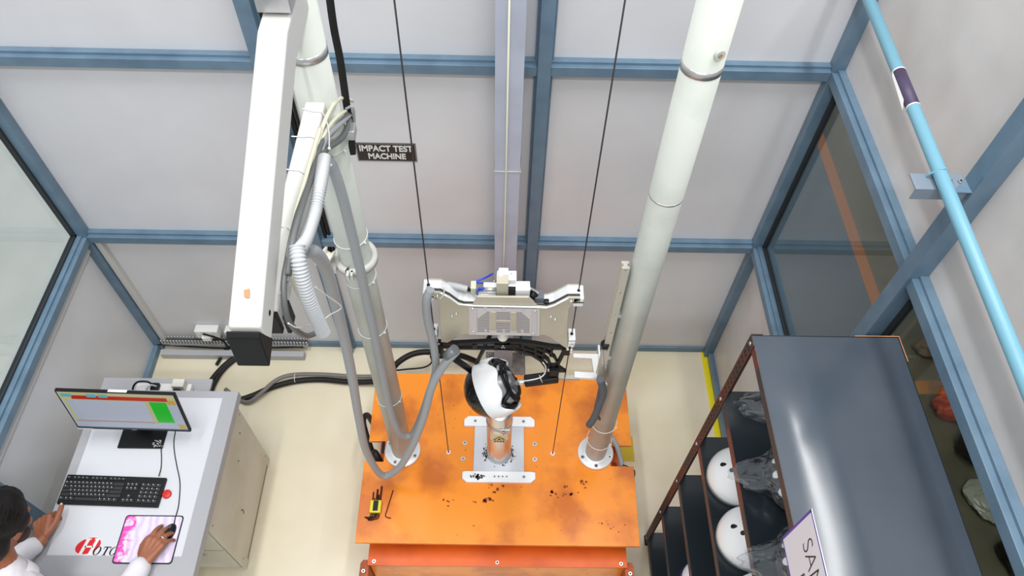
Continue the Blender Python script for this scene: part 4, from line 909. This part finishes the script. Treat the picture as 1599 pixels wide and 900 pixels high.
mr = N.new('ShaderNodeMapRange'); mr.inputs['From Min'].default_value = -.125; mr.inputs['From Max'].default_value = .02; mr.inputs['To Min'].default_value = 1.1; mr.inputs['To Max'].default_value = 0; L.new(gr.outputs[0], mr.inputs[0])
ns = N.new('ShaderNodeTexNoise'); ns.inputs['Scale'].default_value = 16; ns.inputs['Distortion'].default_value = 2; L.new(tc.outputs['Object'], ns.inputs[0])
mu = N.new('ShaderNodeMath'); mu.operation = 'MULTIPLY'; L.new(mr.outputs[0], mu.inputs[0]); L.new(ns.outputs['Fac'], mu.inputs[1])
m2 = N.new('ShaderNodeMapRange'); m2.inputs['From Min'].default_value = .36; m2.inputs['From Max'].default_value = .50; L.new(mu.outputs[0], m2.inputs[0])
mx1 = N.new('ShaderNodeMix'); mx1.data_type = 'RGBA'; mx1.inputs['A'].default_value = lin((232, 218, 238)); mx1.inputs['B'].default_value = lin((206, 194, 226)); L.new(wv.outputs['Fac'], mx1.inputs['Factor'])
mx2 = N.new('ShaderNodeMix'); mx2.data_type = 'RGBA'; mx2.inputs['B'].default_value = lin((224, 70, 176)); L.new(mx1.outputs['Result'], mx2.inputs['A']); L.new(m2.outputs[0], mx2.inputs['Factor'])
L.new(mx2.outputs['Result'], N['Principled BSDF'].inputs['Base Color']); N['Principled BSDF'].inputs['Roughness'].default_value = .7
mm_ = MB().prism(rrect(x0 + .005, x1 - .005, y0 + .005, y1 - .005, .011, ZD + .003), (0, 0, .0006)).build('printed_cloth', padm, None, origin=((x0 + x1) / 2, (y0 + y1) / 2, ZD)); adopt(mm_, t)
MP = Vector((-1.448, -1.435, ZD + .0036)); Mm2 = basis(MP, (1, -.45, 0), (.45, 1, 0))
t = thing('computer_mouse', 'black computer mouse under the hand on pink pad', 'mouse', tuple(MP))
m_ = MB(); m_.ball((0, 0, 0), 1, (.029, .052, .030), M=None); 
for v in m_.bm.verts: v.co.z = max(0, v.co.z * (1 - .25 * v.co.y / .05))
bmesh.ops.transform(m_.bm, matrix=Mm2, verts=m_.bm.verts); m_.build('mouse_body', black, t)
m_ = MB(); m_.cyl(Mm2 @ Vector((-.004, .030, .022)), Mm2 @ Vector((.004, .030, .022)), .008, 16); m_.build('scroll_wheel', grey_d, t)
q = at(256, 700, 2, ZD)
c = hose('mouse_cable', [Mm2 @ Vector((0, .05, .008)), (-1.432, -1.36, ZD + .005), (-1.434, -1.30, ZD + .003), (-1.455, -1.20, ZD + .003), (-1.490, -1.12, ZD + .003), (-1.520, -1.05, ZD + .003), (-1.54, -.98, ZD + .003), (-1.55, -.85, ZD + .003)], .0022, rubber); tag(c, 'thin black cable running from mouse up past the keyboard', 'cable')
q = at(260, 773, 2, ZD); m_ = MB(); m_.lathe([(0, ZD + .0005), (.0185, ZD + .0005), (.020, ZD + .004), (.0195, ZD + .012), (.016, ZD + .014), (0, ZD + .013)], Matrix.Translation((q.x + .004, q.y, 0)), 32); m_.box(q.x + .002, q.x + .006, q.y - .006, q.y + .007, ZD + .0135, ZD + .0145); o = m_.build('red_cap', red_m); tag(o, 'small round red cap on desk beside keyboard', 'cap')
# power strip behind desk
t = thing('power_strip', 'white power strip with plugs on shelf behind the desk', 'power strip', (-1.72, -.66, .62))
MB().box(-1.86, -1.58, -.690, -.630, .60, .64, .005).build('housing', white_m, t)
MB().box(-1.66, -1.60, -.675, -.630, .641, .69, .004).build('plug', mat('plug_grey_white', (210, 208, 200), .45), t)
MB().box(-1.655, -1.620, -.690, -.676, .64, .67, .003).build('plug_face', black, t)
MB().box(-1.775, -1.735, -.68, -.64, .641, .665, .004).build('plug', black, t)
hose('plug_cord', [(-1.755, -.66, .66), (-1.78, -.655, .70), (-1.83, -.66, .70), (-1.86, -.68, .66), (-1.86, -.70, .60)], .005, rubber, t)
hose('plug_cord', [(-1.745, -.66, .66), (-1.765, -.67, .69), (-1.785, -.69, .67), (-1.79, -.705, .62)], .005, grey_h2, t)
MB().box(-2.06, -1.50, -.712, -.58, .585, .599, .001).build('tray', desk_g, t)

# ---------------------------------------------------------------- shelving rack
RX0, RX1, RY0, RY1, RZT = .803, 1.272, -2.13, -1.19, 2.055
t = thing('shelving_rack', 'dark grey slotted-angle steel shelving rack by right wall', 'rack', (1.04, -1.65, 0))
b = bmesh.new(); nx, ny = 24, 46
gv = {}
def warp(x, y):
    s = math.sin(math.pi * (x - RX0) / (RX1 - RX0)) * math.sin(math.pi * (y - RY0) / (RY1 - RY0))
    return .0085 * s + .003 * noise.noise(Vector((x * 4.2, y * 2.6, 3.1))) * min(1, s * 3)
for i in range(nx + 1):
    for j in range(ny + 1):
        x = RX0 + (RX1 - RX0) * i / nx; y = RY0 + (RY1 - RY0) * j / ny; gv[i, j] = b.verts.new((x, y, RZT + warp(x, y)))
for i in range(nx):
    for j in range(ny): b.faces.new((gv[i, j], gv[i + 1, j], gv[i + 1, j + 1], gv[i, j + 1])).smooth = True
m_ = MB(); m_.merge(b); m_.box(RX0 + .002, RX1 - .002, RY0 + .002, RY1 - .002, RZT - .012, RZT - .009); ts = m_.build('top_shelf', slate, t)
def lip(z, par, m_l):
    m_ = MB(); m_.box(RX0 - .0015, RX0 + .0015, RY0, RY1 - .042, z - .034, z + .0008); m_.build('left_lip', m_l, par)
    m_ = MB(); m_.box(RX1 - .0015, RX1 + .0015, RY0, RY1, z - .034, z + .0008); m_.box(RX0, RX1, RY1 - .0015, RY1 + .0015, z - .034, z + .0008); m_.box(RX0, RX1, RY0 - .0015, RY0 + .0015, z - .034, z + .0008); m_.build('edge_lip', slate_d, par)
lipm = mat('lip_dark_red', (108, 56, 46), .45, rgb2=(52, 54, 58), scale=2.6, lo=.40, hi=.43)
lip(RZT, ts, lipm)
SH = [1.675, 1.285, .885, .480, .075]
for z in SH:
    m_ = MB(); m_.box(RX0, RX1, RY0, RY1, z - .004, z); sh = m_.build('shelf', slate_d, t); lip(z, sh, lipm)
for (x, sx) in ((RX0, 1), (RX1, -1)):
    for (y, sy) in ((RY1, -1), (RY0, 1)):
        m_ = MB(); a, c = sorted((x - sx * .0015, x - sx * .004)); y_a, y_b = sorted((y, y + sy * .040))
        m_.box(a, c, y_a, y_b, .012, RZT + .004)
        xa, xb = sorted((x - sx * .004, x + sx * .034)); ya, yb = sorted((y - sy * .0018, y - sy * .0045))
        m_.box(xa, xb, ya, yb, .012, RZT + .004)
        m_.mi = 1
        z = .06
        while z < RZT - .03:
            xs0, xs1 = sorted((a - .0004, a + .0001)) if sx > 0 else (c - .0001, c + .0004)
            m_.box(xs0, xs1, y + sy * .012 - .004, y + sy * .012 + .004, z, z + .018); m_.box(xs0, xs1, y + sy * .028 - .004, y + sy * .028 + .004, z, z + .018)
            z += .036
        m_.mi = 2
        for zz in SH + [RZT]: bolt_mb(m_, (a if sx > 0 else c, y + sy * .02, zz - .016), (-sx, 0, 0), .007, .005, False)
        po = m_.build('corner_post', [redox, black, steel], t)
        m_ = MB(); m_.box(min(x - sx * .008, x + sx * .045), max(x - sx * .008, x + sx * .045), min(y - sy * .008, y + sy * .045), max(y - sy * .008, y + sy * .045), 0, .014, .002); m_.build('foot', black, po)
m_ = MB(); m_.sweep([(RX1 - .14, RY1 + .002, RZT + .003), (RX1 + .001, RY1 + .002, RZT + .004), (RX1 + .003, RY1 - .09, RZT + .003)], .002, 6); m_.build('bare_edge', brown, ts)

# helmets on shelf
def helmet_proto(loc, label, shell, group, rot):
    t = thing('skate_helmet', label, 'helmet', loc, group)
    R_ = .114
    prof = [(R_ * .93, .012), (R_ * 1.0, .0), (R_ * 1.0, .03)] + [(R_ * math.cos(a), .03 + .105 * math.sin(a)) for a in [math.radians(d) for d in range(8, 90, 7)]] + [(0, .135)]
    s = MB().lathe([(p[0], p[1]) for p in prof], Matrix.Translation(loc) @ Matrix.Diagonal((1.0, 1.0, 1, 1)), 56).build('shell', shell, t)
    return t, R_
def vents(t, loc, angs, m, w=.013, l=.024):
    c = Vector(loc)
    for az, el in angs:
        mb = MB()
        n = Vector((math.cos(az) * math.cos(el), math.sin(az) * math.cos(el), math.sin(el)))
        p = Vector((.114 * n.x, .114 * n.y, .03 + .105 * n.z))
        nn = Vector((n.x, n.y, n.z * 1.1)).normalized()
        up = (Vector((0, 0, 1)) - nn * nn.z).normalized(); M = basis(c + p, nn.cross(up), up)
        mb.ball((0, 0, 0), 1, (w, l, .0022), M=None) if False else None
        bb = bmesh.new(); bmesh.ops.create_uvsphere(bb, u_segments=16, v_segments=8, radius=1)
        for v in bb.verts: v.co = Vector((v.co.x * w * (1 - .35 * v.co.y), v.co.y * l, v.co.z * .0028))
        for f in bb.faces: f.smooth = True
        mb.merge(bb, M); mb.build('vent', m, t)
VA = [(math.radians(a), math.radians(e)) for a, e in ((185, 52), (150, 50), (225, 50), (75, 50), (260, 48), (20, 50), (-20, 50), (185, 20), (110, 20), (250, 20))]
VW = [(math.radians(168), math.radians(50)), (math.radians(195), math.radians(66)), (math.radians(10), math.radians(50)), (math.radians(-30), math.radians(50)), (math.radians(80), math.radians(40))]
zB = SH[1]
for i, (x, y, lb) in enumerate(((.922, -1.365, 'white helmet with dark vents on third shelf, farthest back'), (.922, -1.60, 'white helmet with dark vents on third shelf, middle of three'), (.925, -1.84, 'white helmet on third shelf, cut by the photo bottom'))):
    t, _ = helmet_proto((x, y, zB + .0005), lb, helm_w, 'white helmets on the third shelf', 0)
    vents(t, (x, y, zB + .0005), VW, black, .008, .013)
zA = SH[0]
def bag(loc, label, seed, s=1.0):
    mb = MB(); b = bmesh.new(); bmesh.ops.create_icosphere(b, subdivisions=5, radius=1)
    for v in b.verts:
        c = v.co.copy()
        rdg = abs(noise.noise(Vector((c.x * 2.3 + seed, c.y * 2.3, c.z * 2.3)))) ; r2 = abs(noise.noise(Vector((c.x * 6 + seed, c.y * 6, c.z * 6))))
        k = 1.17 + .14 * rdg + .05 * r2
        tail = max(0, Vector((-.80, .05, -.25)).normalized().dot(c.normalized()) - .86) * 5.0
        v.co = Vector((c.x * .114 * k, c.y * .112 * k, max(-.0, 0) + (c.z * .080 * k + .080))) + Vector((-.135, .012, -.035)) * tail * (1 + .6 * noise.noise(Vector((c.x * 9, c.y * 9, seed))))
        v.co.z = max(.001, v.co.z)
    for f in b.faces: f.smooth = False
    mb.merge(b, Matrix.Translation(loc)); o = mb.build('plastic_bag', bag_m); return tag(o, label, 'plastic bag', 'clear bags on the second shelf')
for i, (x, y, l1, l2) in enumerate(((1.000, -1.535, 'black helmet with white crescents on second shelf, bagged, upper one', 'clear crumpled plastic bag around the upper black helmet'),
                                    (.975, -1.810, 'black helmet with white crescents on second shelf, bagged, lower one', 'clear crumpled plastic bag around the lower black helmet'))):
    loc = (x, y, zA + .004); t, _ = helmet_proto(loc, l1, helm_b, 'black helmets in clear bags', 0)
    vents(t, loc, [(math.radians(a), math.radians(e)) for a, e in ((150, 30), (180, 34), (212, 28), (120, 40), (240, 40))], helm_w, .012, .024)
    bag(loc, l2, 3.3 + 5 * i)
bag((1.06, -1.28, zA + .001), 'clear crumpled plastic bag at back of the second shelf', 21.0)
# small white helmet on lower shelf
q = at(1080, 888, 2, SH[3] + .08)
t = thing('knee_helmet', 'white helmet with purple trim on low shelf at photo bottom', 'helmet', (q.x + .06, q.y - .05, SH[3]))
MB().lathe([(.10, .0), (.105, .03)] + [(.105 * math.cos(a), .03 + .085 * math.sin(a)) for a in [math.radians(d) for d in range(8, 90, 8)]] + [(0, .115)], Matrix.Translation((q.x + .06, q.y - .05, SH[3] + .0005)), 40).build('shell', helm_w, t)
MB().lathe([(.1065, .02), (.1085, .028), (.1065, .045)], Matrix.Translation((q.x + .06, q.y - .05, SH[3] + .0005)), 40).build('trim_band', purple, t)
t.name = 'skate_helmet'

# placard
a_ = at(1268, 795, 2, RZT + .03); 
t = thing('placard', 'white handwritten card with purple border standing at rack left side', 'sign', tuple(a_))
P0 = at(1268, 795, 0, .7965); wp = .235; Lp = .34
Mp = basis(P0, (0, -1, 0), (0, 0, 1))
m_ = MB(); m_.box(0, Lp, -wp, 0, 0, .002, M=Mp); m_.build('card', mat('card_white', (232, 228, 236), .5), t)
m_ = MB()
for r in ((0, Lp, -.006, 0), (0, Lp, -wp, -wp + .005), (0, .007, -wp, 0), (Lp - .006, Lp, -wp, 0)): m_.box(r[0], r[1], r[2], r[3], .002, .0024, M=Mp)
m_.build('border', purple, t)
text_obj('lettering', 'SAMPLE', .100, black, Mp @ Matrix.Translation((.170, -wp * .32, .0024)), t, ext=.0002, off=-.002, sx=.68)
text_obj('lettering', 'RACK', .100, black, Mp @ Matrix.Translation((.205, -wp * .72, .0024)), t, ext=.0002, off=-.002, sx=.68)

# ---------------------------------------------------------------- person
def remesh(mb, name, m, vox, parent=None, smooth=6):
    o = mb.build(name, m)
    md = o.modifiers.new('r', 'REMESH'); md.mode = 'VOXEL'; md.voxel_size = vox; md.use_smooth_shade = True
    ms = o.modifiers.new('s', 'SMOOTH'); ms.factor = .5; ms.iterations = smooth
    bpy.context.view_layer.update()
    me = bpy.data.meshes.new_from_object(o.evaluated_get(bpy.context.evaluated_depsgraph_get()))
    o.modifiers.clear(); old = o.data; o.data = me; bpy.data.meshes.remove(old)
    me.materials.clear(); [me.materials.append(x) for x in (m if isinstance(m, list) else [m])]
    for p_ in me.polygons: p_.use_smooth = True
    if parent is not None: adopt(o, parent)
    return o
HD = Vector((-1.862, -1.560, 1.245))
pt = thing('person', 'dark-haired person in white shirt at desk, hand on mouse', 'person', (-1.83, -1.95, 0))
body = MB()
head_M = Matrix.Rotation(math.radians(-14), 4, 'Z') @ Matrix.Rotation(math.radians(-34), 4, 'X')   # yaw right, look down
head_M = head_M @ Matrix.Scale(1.07, 4)
def H(x, y, z): return HD + (head_M @ Vector((x, y, z)))
body.ball(HD, 1, (.072, .092, .100), M=head_M, u=32, v=20)
body.ball(H(0, -.012, .030), 1, (.077, .096, .085), M=head_M, u=32, v=20)
body.ball(H(0, .035, -.055), 1, (.055, .060, .058), M=head_M, u=24, v=16)
body.ball(H(0, .075, -.095), 1, (.026, .022, .020), M=head_M)                 # chin
body.capsule(H(0, .092, .005), H(0, .112, -.028), .008, .013)                 # nose
body.ball(H(0, .092, -.062), 1, (.026, .014, .010), M=head_M)                 # mouth
for s in (-1, 1):
    body.ball(H(s * .074, -.005, -.010), 1, (.008, .018, .030), M=head_M)     # ear
    body.ball(H(s * .040, .070, -.020), 1, (.022, .020, .022), M=head_M)      # cheek
    body.ball(H(s * .030, .084, .018), 1, (.020, .012, .009), M=head_M)       # brow
neck0 = Vector((-1.86, -1.70, 1.09))
body.capsule(H(0, -.03, -.06), neck0, .052, .058)
# torso and legs (under clothes) - seated on stool
sh_l, sh_r = Vector((-2.02, -1.79, 1.045)), Vector((-1.655, -1.84, 1.040))
body.capsule(neck0, (-1.84, -1.80, 1.03), .060, .09)
body.capsule((-1.84, -1.80, 1.0), (-1.84, -1.95, .62), .115, .125)
el_l, el_r = Vector((-2.055, -1.60, .83)), Vector((-1.60, -1.87, .815))
wr_l, wr_r = Vector((-1.958, -1.480, .790)), Vector((-1.500, -1.568, .788))
body.capsule(sh_l, el_l, .050, .040); body.capsule(el_l, wr_l, .038, .026)
body.capsule(sh_r, el_r, .050, .040); body.capsule(el_r, wr_r, .038, .026)
for s in (-1, 1):
    hip = Vector((-1.84 + s * .09, -1.93, .54)); kn = Vector((-1.775 + s * .085, -1.52, .50)); an = Vector((-1.775 + s * .085, -1.56, .09))
    body.capsule(hip, kn, .078, .055); body.capsule(kn, an, .052, .036); body.capsule(an, an + Vector((0, .14, -.055)), .036, .030)
def hand(mb, wr, fwd, up, side, curls, spread, thumb, sc=1.0, L=(.074, .082, .076, .060), lens=None):
    """wr wrist, fwd pointing to fingers, up = back of hand, side = toward thumb"""
    fwd = Vector(fwd).normalized(); up = Vector(up); up = (up - fwd * up.dot(fwd)).normalized(); sd = Vector(side); sd = (sd - fwd * sd.dot(fwd) - up * sd.dot(up)).normalized()
    P = lambda f, s, u: wr + fwd * f * sc + sd * s * sc + up * u * sc
    tips = []
    for s0, s1 in ((.026, .030), (.009, .010), (-.009, -.010), (-.024, -.028)):
        mb.capsule(P(.008, s0 * .55, 0), P(.078 - abs(s1 - .005) * .25, s1, .006), .0165 * sc, .0125 * sc)
    mb.ball(P(.045, .004, -.004), 1, (.036 * sc, .036 * sc, .013 * sc), M=basis((0, 0, 0), fwd, sd))
    for i, (s1, Lf) in enumerate(zip((.030, .010, -.010, -.028), L)):
        p = P(.078 - abs(s1 - .005) * .25, s1, .006); ang = 0; dirs = spread[i]; r = (.0092, .0096, .0092, .0080)[i] * sc
        for j, (fr, dr_) in enumerate(((.46, curls[i][0]), (.30, curls[i][1]), (.24, curls[i][2]))):
            ang += math.radians(dr_); d = (fwd * math.cos(ang) - up * math.sin(ang)) ; d = (d + sd * dirs).normalized()
            q = p + d * Lf * fr * sc; mb.capsule(p, q, r, r * .93); p = q; r *= .93
        tips.append((p, d, r))
    b = P(.020, .026, -.004); t1, t2, t3 = [P(*c) for c in thumb]
    mb.capsule(b, t1, .0150 * sc, .0125 * sc); mb.capsule(t1, t2, .0122 * sc, .0105 * sc); mb.capsule(t2, t3, .0105 * sc, .0088 * sc)
    tips.append((t3, (t3 - t2).normalized(), .0088 * sc)); return tips, up
# right hand resting over the mouse
body.capsule(wr_r, wr_r + (Vector((.055, .10, 0))).normalized() * .012, .0255, .024)
tipsR, upR = hand(body, wr_r + Vector((.004, .006, .006)), (.40, 1, -.02), (0, 0, 1), (-1, .3, 0), ((14, 22, 16), (16, 24, 18), (20, 26, 18), (26, 30, 18)), (.10, .0, -.06, -.14), ((.045, .045, -.012), (.072, .050, -.018), (.094, .042, -.022)), 1.18)
# left hand on the desk corner
tipsL, upL = hand(body, wr_l + Vector((.002, .012, .004)), (-.34, 1, -.12), (-.30, -.1, 1), (1, .45, 0), ((45, 60, 40), (48, 62, 40), (50, 62, 40), (52, 62, 40)), (.0, .0, .0, .0), ((.046, .050, -.004), (.078, .064, -.004), (.104, .070, -.006)), 1.15)
bo = remesh(body, 'body', skin, .0042, pt, 3)
nl = MB()
for tips, up_ in ((tipsR, upR), (tipsL, upL)):
    for p, d, r in tips:
        u2 = (up_ - d * up_.dot(d)).normalized(); M = basis((0, 0, 0), d, u2.cross(d))
        nl.ball(p + u2 * r * .62 + d * r * .35, 1, (r * .75, r * .62, r * .35), M=M, u=12, v=8)
nl.build('fingernails', mat('nail', (232, 196, 180), .3), pt)
# eyes
ey = MB()
for s in (-1, 1): ey.ball(H(s * .030, .083, .004), .010)
ey.build('eyes', [mat('eye_white', (230, 228, 224), .2)], pt)
# hair: cap built around skull
hb_ = MB()
hb_.ball(H(0, -.016, .044), 1, (.089, .110, .092), M=head_M, u=36, v=22)
hb_.ball(H(0, -.060, -.020), 1, (.080, .066, .095), M=head_M, u=30, v=18)
hb_.ball(H(-.015, .045, .078), 1, (.064, .052, .036), M=head_M, u=30, v=18)
for s in (-1, 1): hb_.ball(H(s * .066, .010, .018), 1, (.022, .050, .044), M=head_M)
rnd = random.Random(2)
ho = remesh(hb_, 'hair', hair, .005, pt, 3)
for v in ho.data.vertices:
    n_ = noise.noise(Vector((v.co.x * 70, v.co.y * 12, v.co.z * 20))); v.co += v.normal * (.0035 * n_)
st = MB()
for i in range(150):
    a = rnd.uniform(0, 2 * math.pi); e = rnd.uniform(.25, 1.45); c = Vector((.084 * math.cos(a) * math.cos(e), .102 * math.sin(a) * math.cos(e) - .02, .088 * math.sin(e) + .042))
    sw = Vector((.030 * math.sin(a * 2 + 1), -.035 - .01 * rnd.random(), -.012)); n_ = c.normalized()
    pts = [H(*(c * 1.0)), H(*(c + sw * .5 + n_ * .004)), H(*(c + sw + n_ * -.002))]
    st.sweep(smooth_path(pts, 3), lambda q: .0032 * (1 - .75 * q), 5)
st.build('hair_strands', hair, pt)
bd_ = MB(); 
for s in (-1, 1): bd_.ball(H(s * .046, .045, -.062), 1, (.018, .034, .026), M=head_M)
bd_.ball(H(0, .074, -.088), 1, (.030, .028, .022), M=head_M)
remesh(bd_, 'beard', mat('beard_dark', (58, 38, 32), .7), .005, pt, 3)
# shirt
sh_ = MB()
sh_.capsule((-1.84, -1.79, 1.03), (-1.84, -1.95, .60), .138, .150)
sh_.capsule(sh_l, sh_r, .078, .078); sh_.capsule(neck0 + Vector((0, .006, .010)), (-1.84, -1.80, 1.04), .076, .100)
sh_.capsule(sh_l, el_l, .070, .058); sh_.capsule(el_l, el_l.lerp(wr_l, .78), .058, .043)
sh_.capsule(sh_r, el_r, .070, .058); sh_.capsule(el_r, el_r.lerp(wr_r, .93), .058, .045)
so = remesh(sh_, 'shirt', shirt, .0065, pt, 5)
for v in so.data.vertices:
    n_ = noise.noise(Vector((v.co.x * 14, v.co.y * 10, v.co.z * 12 + 3))); v.co += v.normal * (.007 * n_)
col = MB(); nk = neck0 + Vector((0, .0, -.012)); ax = (H(0, -.03, -.06) - neck0).normalized(); Mc = basis(nk, (1, 0, 0), ax.cross(Vector((1, 0, 0))))
col.lathe([(.068, .028), (.074, .030), (.098, -.012), (.102, -.022), (.094, -.022), (.068, .010), (.068, .028)], Mc, 40, math.radians(120), math.radians(420)); col.build('collar', shirt, pt)
tr = MB()
for s in (-1, 1):
    hip = Vector((-1.84 + s * .09, -1.93, .545)); kn = Vector((-1.775 + s * .085, -1.52, .50)); an = Vector((-1.775 + s * .085, -1.56, .12))
    tr.capsule(hip, kn, .092, .068); tr.capsule(kn, an, .066, .052)
tr.capsule((-1.93, -1.95, .58), (-1.75, -1.95, .58), .12, .12)
remesh(tr, 'trousers', mat('dark_trousers', (52, 56, 68), .8), .010, pt, 4)
# ring and bracelet
f0 = wr_r + Vector((.004, .006, .006)); fw = Vector((.40, 1, -.02)).normalized(); sd = Vector((-1, .3, 0)); sd = (sd - fw * sd.dot(fw)).normalized()
rp = f0 + fw * .108 - sd * .012 + Vector((0, 0, .004)); rd = (fw * math.cos(.35) - Vector((0, 0, 1)) * math.sin(.35)).normalized(); Mr = basis(rp, rd.orthogonal(), rd.cross(rd.orthogonal()))
MB().lathe([(.0112, -.003), (.0134, -.003), (.0134, .003), (.0112, .003)], Mr, 28).build('finger_ring', chrome, pt)
fb = (wr_r - el_r).normalized(); Mb = basis(wr_r + fb * .004, fb.orthogonal(), fb.cross(fb.orthogonal()))
m_ = MB(); m_.sweep([Mb @ Vector((.0285 * math.cos(a), .0285 * math.sin(a), .003 * math.sin(2 * a))) for a in [2 * math.pi * i / 32 for i in range(32)]], .0022, 6, closed=True); m_.build('bracelet', mat('pink_thread', (232, 120, 120), .6), pt)
# stool
t = thing('stool', 'low round stool beneath the person at the desk', 'stool', (-1.84, -1.95, 0))
MB().lathe([(0, .400), (.17, .400), (.18, .415), (.18, .435), (.17, .447), (0, .447)], Matrix.Translation((-1.84, -1.95, 0)), 40).build('seat', black, t)
for a in (45, 135, 225, 315):
    c_, s_ = math.cos(math.radians(a)), math.sin(math.radians(a)); m_ = MB(); m_.cyl((-1.84 + .13 * c_, -1.95 + .13 * s_, .40), (-1.84 + .19 * c_, -1.95 + .19 * s_, 0), .012, 12); m_.build('leg', steel, t)
